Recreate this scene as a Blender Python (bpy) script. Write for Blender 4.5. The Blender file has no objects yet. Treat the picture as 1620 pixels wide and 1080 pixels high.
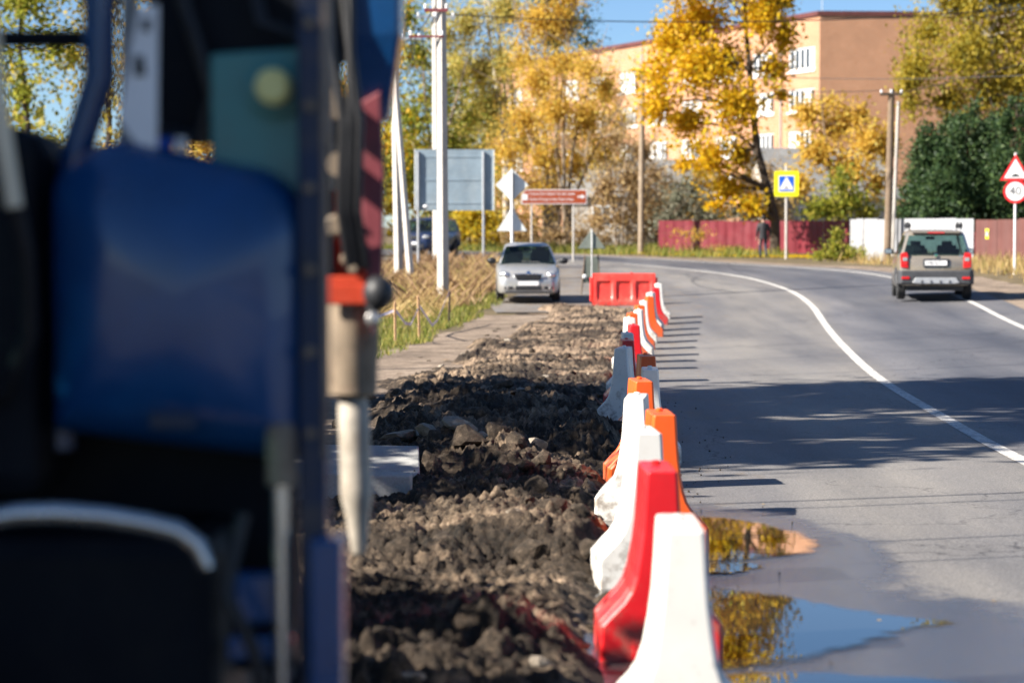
import bpy, math, random
import numpy as np
from mathutils import Vector, Matrix, Euler

# ------------------------------------------------------------------ camera, sky, sun, exposure
S = bpy.context.scene
COL = S.collection
R = math.radians
rnd = random.Random(7)
rng = np.random.default_rng(11)

cd = bpy.data.cameras.new('camera')
cam = bpy.data.objects.new('camera', cd)
COL.objects.link(cam)
cam.location = (0, 0, 1.75)
cam.rotation_euler = (R(90 - 2.664), 0, 0)
cd.sensor_width = 36.0
cd.lens = 85.0
cd.clip_start = 0.05
cd.clip_end = 5000
cd.dof.use_dof = True
cd.dof.focus_distance = 21.0
cd.dof.aperture_fstop = 2.2
cd.dof.aperture_blades = 9
S.camera = cam

SUN_EL = 36.0
SUN_DIR = Vector((0.937 * math.cos(R(SUN_EL)), 0.35 * math.cos(R(SUN_EL)), -math.sin(R(SUN_EL))))
w = bpy.data.worlds.new('World')
S.world = w
w.use_nodes = True
wn = w.node_tree
sky = wn.nodes.new('ShaderNodeTexSky')
sky.sky_type = 'NISHITA'
sky.sun_disc = False
sky.sun_elevation = R(SUN_EL)
sky.sun_rotation = R(249.5)
sky.air_density = 1.0
sky.dust_density = 0.1
sky.altitude = 2500
sky.ozone_density = 6.0
bg = wn.nodes['Background']
bg.inputs['Strength'].default_value = 0.05
wn.links.new(sky.outputs[0], bg.inputs['Color'])

sl = bpy.data.lights.new('sun', 'SUN')
sl.energy = 5.0
sl.angle = R(0.5)
sl.color = (1.0, 0.93, 0.83)
so = bpy.data.objects.new('sun', sl)
so.rotation_euler = SUN_DIR.to_track_quat('-Z', 'Y').to_euler()
so.location = (-30, -10, 40)
COL.objects.link(so)

S.view_settings.view_transform = 'Standard'
S.view_settings.look = 'None'
S.view_settings.gamma = 1.0
S.view_settings.exposure = 1.5
S.render.engine = 'CYCLES'
S.cycles.use_denoising = True
S.cycles.max_bounces = 6
S.cycles.transparent_max_bounces = 12
S.cycles.sample_clamp_indirect = 6

# ------------------------------------------------------------------ terrain and survey
YK = [-40, 0, 10, 20, 30, 42, 50, 60, 70, 80, 100, 120, 200, 600, 3000]
ZK = [.1, .02, -.05, -.22, -.38, -.48, -.42, -.2, .05, .27, .52, .65, 1.0, 2.0, 4.0]


def sst(t):
    t = np.clip(t, 0, 1)
    return t * t * (3 - 2 * t)


def gz(x, y):
    x = np.asarray(x, float); y = np.asarray(y, float)
    z = sum(k * np.interp(y + d, YK, ZK) for d, k in ((-6, .15), (-3, .22), (0, .26), (3, .22), (6, .15)))
    return z + .03 * np.clip(x - 3, 0, 12) * sst((y - 25) / 20) * (1 - sst((y - 72) / 25))


def gp(x, y, dz=0.0):
    return Vector((x, y, float(gz(x, y)) + dz))


def at(px, py, Y):
    """photo measurement -> point in metres at distance Y"""
    return Vector(((px - 810) / 3825.0 * Y, Y, 1.75 - (py - 362) / 3825.0 * Y))


# ------------------------------------------------------------------ helpers
def tag(o, label=None, cat=None, group=None, kind=None):
    if label: o['label'] = label
    if cat: o['category'] = cat
    if group: o['group'] = group
    if kind: o['kind'] = kind
    return o


def link(o, parent=None):
    COL.objects.link(o)
    if parent is not None:
        o.parent = parent
    return o


def thing(name, label, cat, loc=(0, 0, 0), rz=0.0, group=None):
    o = bpy.data.objects.new(name, None)
    o.empty_display_size = .2
    o.location = loc
    o.rotation_euler = (0, 0, rz)
    link(o)
    return tag(o, label, cat, group)


class MB:
    def __init__(s):
        s.v = []; s.f = []; s.m = []

    def add(s, vs, fs, mi=0):
        b = len(s.v)
        s.v += [tuple(p) for p in vs]
        s.f += [tuple(b + i for i in f) for f in fs]
        s.m += [mi] * len(fs)
        return s

    def box(s, c, d, rot=None, mi=0, taper=1.0):
        x, y, z = d[0] / 2, d[1] / 2, d[2] / 2
        vs = [Vector((sx * x * (taper if sz > 0 else 1), sy * y * (taper if sz > 0 else 1), sz * z))
              for sz in (-1, 1) for sx, sy in ((-1, -1), (1, -1), (1, 1), (-1, 1))]
        if rot is not None:
            m = Euler(rot).to_matrix()
            vs = [m @ p for p in vs]
        c = Vector(c)
        return s.add([p + c for p in vs], [(3, 2, 1, 0), (4, 5, 6, 7), (0, 1, 5, 4), (1, 2, 6, 5), (2, 3, 7, 6), (3, 0, 4, 7)], mi)

    def loft(s, rings, mi=0, caps=True, closed=True):
        n = len(rings[0]); b = len(s.v)
        for r in rings:
            s.v += [tuple(p) for p in r]
        for i in range(len(rings) - 1):
            for k in range(n if closed else n - 1):
                a = b + i * n + k; c = b + i * n + (k + 1) % n
                s.f.append((a, c, c + n, a + n)); s.m.append(mi)
        if caps:
            s.f.append(tuple(b + k for k in range(n))[::-1]); s.m.append(mi)
            e = b + (len(rings) - 1) * n
            s.f.append(tuple(e + k for k in range(n))); s.m.append(mi)
        return s

    def tube(s, pts, rad, n=8, mi=0, caps=True):
        pts = [Vector(p) for p in pts]
        if not isinstance(rad, (list, tuple)):
            rad = [rad] * len(pts)
        rings = []
        up = None
        for i, p in enumerate(pts):
            d = (pts[min(i + 1, len(pts) - 1)] - pts[max(i - 1, 0)])
            if d.length < 1e-9: d = Vector((0, 0, 1))
            d.normalize()
            if up is None:
                up = Vector((0, 0, 1)) if abs(d.z) < .9 else Vector((1, 0, 0))
            a = d.cross(up)
            if a.length < 1e-6: a = d.cross(Vector((0, 1, 0)))
            a.normalize(); c = a.cross(d).normalized(); up = c
            rings.append([p + (a * math.cos(2 * math.pi * k / n) + c * math.sin(2 * math.pi * k / n)) * rad[i] for k in range(n)])
        return s.loft(rings, mi, caps)

    def prism(s, poly, o, u, v, t, mi=0):
        """polygon in the plane o+u*a+v*b, thickened by vector t"""
        o = Vector(o); u = Vector(u); v = Vector(v); t = Vector(t)
        n = len(poly)
        a = [o + u * p[0] + v * p[1] for p in poly]
        return s.add(a + [p + t for p in a], [tuple(range(n))[::-1], tuple(range(n, 2 * n))] +
                     [(i, (i + 1) % n, n + (i + 1) % n, n + i) for i in range(n)], mi)

    def ell(s, c, r, n=12, m=8, mi=0, rot=None):
        rings = []
        mt = Euler(rot).to_matrix() if rot else None
        for j in range(m + 1):
            ph = -math.pi / 2 + math.pi * j / m
            cr = max(math.cos(ph), .02)
            ring = []
            for k in range(n):
                p = Vector((r[0] * cr * math.cos(2 * math.pi * k / n), r[1] * cr * math.sin(2 * math.pi * k / n), r[2] * math.sin(ph)))
                if mt: p = mt @ p
                ring.append(p + Vector(c))
            rings.append(ring)
        return s.loft(rings, mi)

    def lathe(s, prof, o, axis, n=20, mi=0, caps=True):
        """prof: (radius, along axis)"""
        axis = Vector(axis).normalized(); o = Vector(o)
        a = axis.cross(Vector((0, 0, 1)) if abs(axis.z) < .9 else Vector((1, 0, 0))).normalized(); b = axis.cross(a)
        return s.loft([[o + axis * h + (a * math.cos(2 * math.pi * k / n) + b * math.sin(2 * math.pi * k / n)) * r for k in range(n)] for r, h in prof], mi, caps)

    def build(s, name, mat, parent=None, smooth=False, bevel=0.0, loc=None, seg=2):
        me = bpy.data.meshes.new(name)
        me.from_pydata(s.v, [], s.f)
        mats = mat if isinstance(mat, (list, tuple)) else [mat]
        for m in mats: me.materials.append(m)
        if len(mats) > 1: me.polygons.foreach_set('material_index', s.m)
        if smooth:
            me.polygons.foreach_set('use_smooth', [True] * len(me.polygons))
            try: me.set_sharp_from_angle(angle=R(38))
            except Exception: pass
        me.update()
        o = bpy.data.objects.new(name, me)
        if loc is not None: o.location = loc
        link(o, parent)
        if bevel > 0:
            b = o.modifiers.new('bevel', 'BEVEL'); b.width = bevel; b.segments = seg; b.limit_method = 'ANGLE'; b.angle_limit = R(40)
        return o


def np_obj(name, V, F, mat, parent=None, smooth=False):
    V = np.asarray(V, np.float32); F = np.asarray(F, np.int32)
    me = bpy.data.meshes.new(name)
    me.vertices.add(len(V)); me.vertices.foreach_set('co', V.ravel())
    k = F.shape[1]
    me.loops.add(F.size); me.loops.foreach_set('vertex_index', F.ravel())
    me.polygons.add(len(F)); me.polygons.foreach_set('loop_start', np.arange(0, F.size, k, dtype=np.int32))
    if smooth: me.polygons.foreach_set('use_smooth', np.ones(len(F), bool))
    me.materials.append(mat)
    me.update(calc_edges=True)
    me.validate()
    o = bpy.data.objects.new(name, me)
    return link(o, parent)


def grid_obj(name, X, Y, Z, mat, parent=None, smooth=True):
    n, m = X.shape
    idx = np.arange(n * m).reshape(n, m)
    F = np.stack([idx[:-1, :-1], idx[:-1, 1:], idx[1:, 1:], idx[1:, :-1]], -1).reshape(-1, 4)
    return np_obj(name, np.stack([X, Y, Z], -1).reshape(-1, 3), F, mat, parent, smooth)


def copy_tree(o, parent=None):
    c = o.copy(); link(c); c.parent = parent
    for ch in list(o.children): copy_tree(ch, c)
    return c


def text_obj(name, txt, size, mat, parent, loc, rot, align='CENTER', depth=0.002, sx=1.0):
    c = bpy.data.curves.new(name + '_curve', 'FONT')
    c.body = txt; c.size = size; c.align_x = align; c.align_y = 'CENTER'; c.extrude = depth
    t = bpy.data.objects.new(name + '_tmp', c)
    COL.objects.link(t)
    dg = bpy.context.evaluated_depsgraph_get()
    me = bpy.data.meshes.new_from_object(t.evaluated_get(dg))
    bpy.data.objects.remove(t)
    me.materials.clear(); me.materials.append(mat)
    o = bpy.data.objects.new(name, me)
    o.location = loc; o.rotation_euler = rot; o.scale = (sx, 1, 1)
    return link(o, parent)


# ---- numpy noise
_perm = rng.permutation(4096)
_rv = rng.random(4096)


def hsh(ix, iy, k=0):
    return _rv[_perm[(_perm[(ix + 1013 * k) & 4095] + iy) & 4095]]


def vnoise(x, y, k=0):
    ix = np.floor(x).astype(int); iy = np.floor(y).astype(int)
    fx = x - ix; fy = y - iy
    fx = fx * fx * (3 - 2 * fx); fy = fy * fy * (3 - 2 * fy)
    return ((hsh(ix, iy, k) * (1 - fx) + hsh(ix + 1, iy, k) * fx) * (1 - fy) + (hsh(ix, iy + 1, k) * (1 - fx) + hsh(ix + 1, iy + 1, k) * fx) * fy)


def fbm(x, y, o=4, k=0):
    s = 0; a = .5; t = 0
    for i in range(o):
        s = s + a * vnoise(x * 2 ** i, y * 2 ** i, k + i); t += a; a *= .5
    return s / t


def clods(x, y, k=0):
    """rounded lumps: max over jittered cells of a dome"""
    ix = np.floor(x).astype(int); iy = np.floor(y).astype(int)
    best = np.zeros_like(x)
    for dx in (-1, 0, 1):
        for dy in (-1, 0, 1):
            cx = ix + dx; cy = iy + dy
            px = cx + hsh(cx, cy, k); py = cy + hsh(cx, cy, k + 3)
            r = .3 + .6 * hsh(cx, cy, k + 5) ** 2
            d = np.sqrt((x - px) ** 2 + (y - py) ** 2) / r
            best = np.maximum(best, np.sqrt(np.clip(1 - d * d, 0, 1)) * r)
    return best


# ------------------------------------------------------------------ materials
def mat_new(name):
    m = bpy.data.materials.new(name); m.use_nodes = True
    nt = m.node_tree
    return m, nt, nt.nodes['Principled BSDF']


def ramp(nt, fac, stops):
    r = nt.nodes.new('ShaderNodeValToRGB')
    e = r.color_ramp.elements
    while len(e) < len(stops): e.new(.5)
    for i, (p, c) in enumerate(stops):
        e[i].position = p; e[i].color = (*c, 1) if len(c) == 3 else c
    nt.links.new(fac, r.inputs[0])
    return r.outputs[0]


def noise(nt, scale, detail=4, rough=.6, coord='Object', vec=None, sc=None):
    n = nt.nodes.new('ShaderNodeTexNoise')
    n.inputs['Scale'].default_value = scale; n.inputs['Detail'].default_value = detail; n.inputs['Roughness'].default_value = rough
    if vec is None:
        t = nt.nodes.new('ShaderNodeTexCoord'); vec = t.outputs[coord]
    if sc:
        mp = nt.nodes.new('ShaderNodeMapping'); mp.inputs['Scale'].default_value = sc
        nt.links.new(vec, mp.inputs[0]); vec = mp.outputs[0]
    nt.links.new(vec, n.inputs['Vector'])
    return n.outputs['Fac']


def mixc(nt, fac, a, b, mode='MIX'):
    m = nt.nodes.new('ShaderNodeMix'); m.data_type = 'RGBA'; m.blend_type = mode
    for i, s_ in ((0, fac), (6, a), (7, b)):
        if hasattr(s_, 'is_output'): nt.links.new(s_, m.inputs[i])
        else: m.inputs[i].default_value = s_ if i == 0 else (*s_, 1)
    return m.outputs[2]


def bump(nt, b, h, dist=.02, strength=.6):
    n = nt.nodes.new('ShaderNodeBump'); n.inputs['Strength'].default_value = strength; n.inputs['Distance'].default_value = dist
    nt.links.new(h, n.inputs['Height']); nt.links.new(n.outputs[0], b.inputs['Normal'])


def paint(name, col, rough=.45, metal=0.0, vary=.18, scale=6.0, dirt=None, coat=0.0, spec=.5, bumpd=0.0):
    m, nt, b = mat_new(name)
    f = noise(nt, scale, 5, .65)
    lo = tuple(c * (1 - vary) for c in col); hi = tuple(min(1, c * (1 + vary * .6)) for c in col)
    c = ramp(nt, f, [(.3, lo), (.7, hi)])
    if dirt:
        f2 = noise(nt, scale * .6, 6, .7)
        fr = ramp(nt, f2, [(.5, (0, 0, 0)), (.75, (dirt[3],) * 3)])
        c = mixc(nt, fr, c, dirt[:3])
    nt.links.new(c, b.inputs['Base Color'])
    rr = ramp(nt, f, [(.3, (rough * .85,) * 3), (.7, (min(1, rough * 1.15),) * 3)])
    nt.links.new(rr, b.inputs['Roughness'])
    b.inputs['Metallic'].default_value = metal
    b.inputs['Coat Weight'].default_value = coat
    b.inputs['Specular IOR Level'].default_value = spec
    if bumpd: bump(nt, b, noise(nt, scale * 6, 4), bumpd, .5)
    return m


def leafmat(name, stops, trans=.5, rough=.55):
    m, nt, b = mat_new(name)
    g = nt.nodes.new('ShaderNodeNewGeometry')
    c = ramp(nt, g.outputs['Random Per Island'], stops)
    nt.links.new(c, b.inputs['Base Color'])
    b.inputs['Roughness'].default_value = rough
    b.inputs['Specular IOR Level'].default_value = .3
    t = nt.nodes.new('ShaderNodeBsdfTranslucent'); nt.links.new(c, t.inputs[0])
    x = nt.nodes.new('ShaderNodeMixShader'); x.inputs[0].default_value = trans
    nt.links.new(b.outputs[0], x.inputs[1]); nt.links.new(t.outputs[0], x.inputs[2])
    nt.links.new(x.outputs[0], nt.nodes['Material Output'].inputs[0])
    return m


def glassmat(name, tint=(.75, .85, .85), rough=.02, mixf=.5, dark=(.01, .013, .016)):
    m, nt, b = mat_new(name)
    b.inputs['Base Color'].default_value = (*dark, 1); b.inputs['Roughness'].default_value = rough; b.inputs['Specular IOR Level'].default_value = .8
    t = nt.nodes.new('ShaderNodeBsdfTransparent'); t.inputs[0].default_value = (*tint, 1)
    x = nt.nodes.new('ShaderNodeMixShader'); x.inputs[0].default_value = mixf
    nt.links.new(b.outputs[0], x.inputs[1]); nt.links.new(t.outputs[0], x.inputs[2])
    nt.links.new(x.outputs[0], nt.nodes['Material Output'].inputs[0])
    return m


M = {}


def asphalt():
    m, nt, b = mat_new('asphalt')
    fine = noise(nt, 58, 3, .85)
    big = noise(nt, .35, 5, .6, sc=(1, .35, 1))
    streak = noise(nt, 1.1, 5, .6, sc=(1, .06, 1))
    c = ramp(nt, fine, [(.3, (.095, .095, .096)), (.5, (.19, .186, .183)), (.72, (.38, .37, .36))])
    c2 = ramp(nt, big, [(.35, (.72, .72, .74)), (.65, (1.12, 1.08, 1.02))])
    c = mixc(nt, 1.0, c, c2, 'MULTIPLY')
    c3 = ramp(nt, streak, [(.35, (.72, .73, .76)), (.6, (1.06, 1.05, 1.03))])
    c = mixc(nt, 1.0, c, c3, 'MULTIPLY')
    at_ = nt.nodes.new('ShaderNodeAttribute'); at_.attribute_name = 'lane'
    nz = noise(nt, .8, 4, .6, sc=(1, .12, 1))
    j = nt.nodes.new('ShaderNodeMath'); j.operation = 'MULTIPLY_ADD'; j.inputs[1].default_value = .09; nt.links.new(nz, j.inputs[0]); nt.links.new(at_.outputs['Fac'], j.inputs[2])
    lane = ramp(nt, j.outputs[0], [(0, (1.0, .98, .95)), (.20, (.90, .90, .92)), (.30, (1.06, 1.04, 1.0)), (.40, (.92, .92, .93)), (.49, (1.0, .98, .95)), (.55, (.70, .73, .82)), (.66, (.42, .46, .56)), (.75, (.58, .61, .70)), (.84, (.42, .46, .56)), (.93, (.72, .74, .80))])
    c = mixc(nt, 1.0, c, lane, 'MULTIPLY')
    vo = nt.nodes.new('ShaderNodeTexVoronoi'); vo.feature = 'DISTANCE_TO_EDGE'; vo.inputs['Scale'].default_value = .32
    tcv = nt.nodes.new('ShaderNodeTexCoord'); wv = nt.nodes.new('ShaderNodeTexNoise'); wv.inputs['Scale'].default_value = 1.6; wv.inputs['Detail'].default_value = 5
    nt.links.new(tcv.outputs['Object'], wv.inputs['Vector'])
    va = nt.nodes.new('ShaderNodeVectorMath'); va.operation = 'MULTIPLY_ADD'; va.inputs[1].default_value = (1.4, 1.4, 0); nt.links.new(wv.outputs['Color'], va.inputs[0]); nt.links.new(tcv.outputs['Object'], va.inputs[2])
    nt.links.new(va.outputs[0], vo.inputs['Vector'])
    dm = nt.nodes.new('ShaderNodeMath'); dm.operation = 'MULTIPLY_ADD'; dm.inputs[1].default_value = -.9; nt.links.new(at_.outputs['Fac'], dm.inputs[0]); nt.links.new(noise(nt, 2.2, 6, .72, sc=(1, .35, 1)), dm.inputs[2])
    c = mixc(nt, ramp(nt, dm.outputs[0], [(.42, (0, 0, 0)), (.58, (.75, .75, .75))]), c, (.17, .135, .10))
    cr = ramp(nt, vo.outputs['Distance'], [(.0015, (.35, .34, .34)), (.0045, (1, 1, 1))])
    c = mixc(nt, 1.0, c, cr, 'MULTIPLY')
    # wet stain spreading from the puddles
    tc = nt.nodes.new('ShaderNodeTexCoord')
    def blob(cx, cy, rx, ry):
        mp = nt.nodes.new('ShaderNodeMapping'); mp.inputs['Location'].default_value = (-cx / rx, -cy / ry, 0); mp.inputs['Scale'].default_value = (1 / rx, 1 / ry, 0)
        nt.links.new(tc.outputs['Object'], mp.inputs[0])
        l = nt.nodes.new('ShaderNodeVectorMath'); l.operation = 'LENGTH'; nt.links.new(mp.outputs[0], l.inputs[0])
        return l.outputs['Value']
    mn = nt.nodes.new('ShaderNodeMath'); mn.operation = 'MINIMUM'
    nt.links.new(blob(1.15, 14.0, 1.0, 2.5), mn.inputs[0]); nt.links.new(blob(1.3, 9.4, 1.5, 3.2), mn.inputs[1])
    wn_ = noise(nt, 2.6, 5, .65)
    ad = nt.nodes.new('ShaderNodeMath'); ad.operation = 'MULTIPLY_ADD'; ad.inputs[1].default_value = .55
    nt.links.new(wn_, ad.inputs[0]); nt.links.new(mn.outputs[0], ad.inputs[2])
    wet = ramp(nt, ad.outputs[0], [(.98 / 1.0, (1, 1, 1)), (1.0, (0, 0, 0))])
    # math goes above one: scale into ramp range
    sc_ = nt.nodes.new('ShaderNodeMath'); sc_.operation = 'MULTIPLY'; sc_.inputs[1].default_value = .5
    nt.links.new(ad.outputs[0], sc_.inputs[0])
    wet = ramp(nt, sc_.outputs[0], [(.60, (1, 1, 1)), (.68, (0, 0, 0))])
    c = mixc(nt, wet, c, mixc(nt, 1.0, c, (.30, .31, .34), 'MULTIPLY'))
    # earth dragged out of the dug strip
    nt.links.new(c, b.inputs['Base Color'])
    nt.links.new(ramp(nt, sc_.outputs[0], [(.56, (.12,) * 3), (.62, (.30,) * 3), (.68, (.66,) * 3)]), b.inputs['Roughness'])
    cb_ = nt.nodes.new('ShaderNodeBump'); cb_.inputs['Strength'].default_value = .55; cb_.inputs['Distance'].default_value = .006; nt.links.new(fine, cb_.inputs['Height']); nt.links.new(cb_.outputs[0], b.inputs['Coat Normal'])
    nt.links.new(wet, b.inputs['Coat Weight']); b.inputs['Coat Roughness'].default_value = .10; b.inputs['Coat IOR'].default_value = 1.4
    bump(nt, b, fine, .006, .5)
    return m


def soil(name, dark, mid, light, sc=1.0, bumpd=.02, pos=(.36, .52, .68), fine=26):
    m, nt, b = mat_new(name)
    a = noise(nt, 1.5 * sc, 6, .7); f = noise(nt, fine * sc, 5, .75)
    mx = nt.nodes.new('ShaderNodeMath'); mx.operation = 'MULTIPLY_ADD'; mx.inputs[1].default_value = .5
    h = nt.nodes.new('ShaderNodeMath'); h.operation = 'MULTIPLY'; h.inputs[1].default_value = .5
    nt.links.new(a, h.inputs[0]); nt.links.new(f, mx.inputs[0]); nt.links.new(h.outputs[0], mx.inputs[2])
    nt.links.new(ramp(nt, mx.outputs[0], [(pos[0], dark), (pos[1], mid), (pos[2], light)]), b.inputs['Base Color'])
    b.inputs['Roughness'].default_value = .9; b.inputs['Specular IOR Level'].default_value = .3
    bump(nt, b, f, bumpd, .9)
    return m


M['asphalt'] = asphalt()
M['path'] = soil('dusty_path', (.05, .04, .031), (.20, .152, .112), (.42, .335, .255), .8, .012, (.36, .50, .66))
M['ground'] = soil('verge_earth', (.06, .05, .03), (.13, .10, .055), (.24, .18, .09), .7, .02)
M['rubble'] = soil('broken_earth', (.011, .009, .007), (.050, .036, .025), (.23, .17, .115), 1.0, .02, (.38, .52, .68), 34)
def dry_mix(m):
    nt = m.node_tree; b = nt.nodes['Principled BSDF']
    src = b.inputs['Base Color'].links[0].from_socket
    tc = nt.nodes.new('ShaderNodeTexCoord'); sp = nt.nodes.new('ShaderNodeSeparateXYZ'); nt.links.new(tc.outputs['Object'], sp.inputs[0])
    mr = nt.nodes.new('ShaderNodeMapRange'); mr.inputs[1].default_value = 20; mr.inputs[2].default_value = 44; mr.inputs[3].default_value = -.04; mr.inputs[4].default_value = .015
    nt.links.new(sp.outputs[1], mr.inputs[0])
    f = noise(nt, .9, 6, .68)
    ad = nt.nodes.new('ShaderNodeMath'); nt.links.new(mr.outputs[0], ad.inputs[0]); nt.links.new(f, ad.inputs[1])
    fac = ramp(nt, ad.outputs[0], [(.475, (0, 0, 0)), (.585, (.9, .9, .9))])
    f2 = noise(nt, 28, 5, .75)
    tan = ramp(nt, f2, [(.3, (.10, .07, .046)), (.5, (.29, .205, .135)), (.72, (.54, .41, .29))])
    nt.links.new(mixc(nt, fac, src, tan), b.inputs['Base Color'])


dry_mix(M['rubble'])
M['chunk'] = soil('asphalt_chunk', (.018, .015, .012), (.075, .056, .040), (.30, .225, .16), 2.0, .012, (.38, .52, .68), 22)
M['stone'] = soil('pale_stone', (.16, .13, .10), (.33, .28, .22), (.55, .48, .40), 2.0, .008)
M['concrete'] = soil('concrete', (.30, .28, .25), (.47, .44, .40), (.60, .57, .52), 1.2, .003, (.3, .5, .7), 40)
M['concrete_dk'] = soil('kerb_concrete', (.20, .20, .19), (.34, .34, .33), (.46, .46, .45), 1.6, .003, (.3, .5, .7), 40)
M['linepaint'] = paint('line_paint', (.62, .60, .56), .7, vary=.35, scale=9, dirt=(.2, .19, .18, .8))
def worn(m):
    nt = m.node_tree; b = nt.nodes['Principled BSDF']
    t = nt.nodes.new('ShaderNodeBsdfTransparent'); x = nt.nodes.new('ShaderNodeMixShader')
    f = ramp(nt, noise(nt, 14, 6, .75), [(.36, (0, 0, 0)), (.46, (1, 1, 1))])
    nt.links.new(f, x.inputs[0]); nt.links.new(t.outputs[0], x.inputs[1]); nt.links.new(b.outputs[0], x.inputs[2]); nt.links.new(x.outputs[0], nt.nodes['Material Output'].inputs[0])


worn(M['linepaint'])
M['white_pl'] = paint('white_plastic', (.80, .78, .73), .42, vary=.06, scale=5, dirt=(.42, .36, .26, .5), coat=.1)
M['red_pl'] = paint('red_plastic', (.70, .012, .018), .38, vary=.15, scale=4, dirt=(.3, .08, .06, .35), coat=.15)
M['orange_pl'] = paint('orange_plastic', (.88, .115, .012), .42, vary=.12, scale=4, dirt=(.45, .15, .08, .4), coat=.1)
M['redbar_pl'] = paint('faded_red_plastic', (.80, .055, .04), .4, vary=.15, scale=3, dirt=(.75, .3, .22, .35), coat=.1)
def mud(m, k=.8):
    nt = m.node_tree; b = nt.nodes['Principled BSDF']; src = b.inputs['Base Color'].links[0].from_socket
    tc = nt.nodes.new('ShaderNodeTexCoord'); sp = nt.nodes.new('ShaderNodeSeparateXYZ'); nt.links.new(tc.outputs['Object'], sp.inputs[0])
    oi = nt.nodes.new('ShaderNodeObjectInfo'); va = nt.nodes.new('ShaderNodeVectorMath'); nt.links.new(tc.outputs['Object'], va.inputs[0]); nt.links.new(oi.outputs['Location'], va.inputs[1])
    f = noise(nt, 9, 6, .72, vec=va.outputs[0])
    g = nt.nodes.new('ShaderNodeMath'); g.operation = 'MULTIPLY_ADD'; g.inputs[1].default_value = -.42; nt.links.new(sp.outputs[2], g.inputs[0]); nt.links.new(f, g.inputs[2])
    fac = ramp(nt, g.outputs[0], [(.40, (0, 0, 0)), (.56, (k, k, k))])
    f3 = noise(nt, 38, 4, .7, vec=va.outputs[0]); sp_ = ramp(nt, f3, [(.66, (0, 0, 0)), (.72, (.5, .5, .5))])
    c = mixc(nt, fac, src, (.20, .155, .115)); c = mixc(nt, sp_, c, (.16, .125, .095))
    nt.links.new(c, b.inputs['Base Color'])


mud(M['white_pl'], .75); mud(M['red_pl'], .5); mud(M['orange_pl'], .55); mud(M['redbar_pl'], .5)
M['steel'] = paint('galvanised_steel', (.50, .51, .52), .45, .6, .15, 10)
M['signback'] = paint('sign_back', (.74, .78, .77), .5, .0, .1, 5)
M['billback'] = paint('billboard_back', (.28, .36, .42), .5, .2, .2, 1.5, dirt=(.45, .5, .52, .6))
M['bark'] = soil('bark', (.03, .022, .016), (.075, .057, .042), (.15, .12, .09), 3, .02)
M['palebark'] = soil('pale_bark', (.16, .12, .085), (.30, .235, .17), (.45, .37, .28), 3, .01)
M['birchbark'] = soil('birch_bark', (.10, .085, .07), (.45, .40, .33), (.66, .60, .52), 2, .01, (.33, .42, .6))
M['twig'] = soil('twig', (.12, .085, .055), (.20, .145, .10), (.30, .23, .16), 3, .01)
M['rubber'] = paint('rubber', (.02, .02, .021), .8, vary=.3, scale=12)
M['hose'] = paint('hose_rubber', (.012, .012, .014), .5, vary=.3, scale=12)
M['chrome'] = paint('chrome', (.75, .76, .78), .15, 1.0, .05)
M['blackpl'] = paint('black_plastic', (.02, .021, .024), .5, vary=.2)
M['darkgrey'] = paint('dark_grey_plastic', (.05, .052, .058), .55, vary=.2)
M['silver'] = paint('silver_paint', (.46, .455, .44), .3, .5, .05, 3, coat=.6)
M['bronze'] = paint('bronze_paint', (.33, .285, .225), .28, .45, .06, 3, coat=.6)
M['navy'] = paint('navy_paint', (.02, .035, .09), .3, .3, .06, 3, coat=.6)
M['glass'] = glassmat('car_glass', (.55, .75, .72), .02, .55)
M['lens'] = paint('clear_lens', (.55, .56, .57), .10, .6, .1, 20, coat=.8)
M['redlens'] = paint('red_lens', (.55, .008, .01), .15, vary=.15, scale=20, coat=.8)
M['plate'] = paint('plate_white', (.80, .80, .80), .5, vary=.05)
M['ink'] = paint('black_ink', (.02, .02, .02), .6, vary=.1)
M['seat'] = paint('seat_fabric', (.03, .03, .035), .9, vary=.3)
M['emblem'] = paint('emblem_green', (.05, .22, .10), .3, .2, .1, coat=.5)


def facemat(n, c, r=.4):
    return paint(n, c, r, vary=.05, scale=8, coat=.1)


M['s_yellow'] = facemat('fluorescent_yellow', (.85, .80, .01))
M['s_blue'] = facemat('sign_blue', (.008, .10, .55))
M['s_white'] = facemat('sign_white', (.80, .80, .80))
M['s_red'] = facemat('sign_red', (.72, .02, .025))
M['s_brown'] = facemat('sign_brown', (.36, .065, .018))
M['s_black'] = facemat('sign_black', (.02, .02, .022))

# ------------------------------------------------------------------ large structure: ground, road, path
ys = np.unique(np.concatenate([np.arange(-60, 150, 2.0), np.arange(150, 400, 12), np.arange(400, 2600, 120)]))
xs = np.unique(np.concatenate([np.arange(-40, 44, 2.0), np.arange(-400, -40, 30), np.arange(44, 400, 30), np.array([-1500, -900, 900, 1500.])]))
X, Y = np.meshgrid(xs, ys)
Z = gz(X, Y) - .035
# a trench for the dug strip
tag(grid_obj('ground', X, Y, Z, M['ground']), kind='structure')

CL = np.array([(3.0, -40), (3.35, -15), (3.62, 0), (3.92, 10), (4.37, 20.7), (4.78, 27), (5.25, 34.5), (5.95, 43.2), (6.7, 52), (7.22, 58), (7.52, 64), (7.5, 68),
               (7.3, 72.5), (6.84, 77), (6.15, 82), (5.2, 87.3), (3.6, 94), (0.9, 102), (-3.2, 111.5), (-9, 122), (-18, 135), (-40, 160), (-75, 195)], float)


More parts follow.
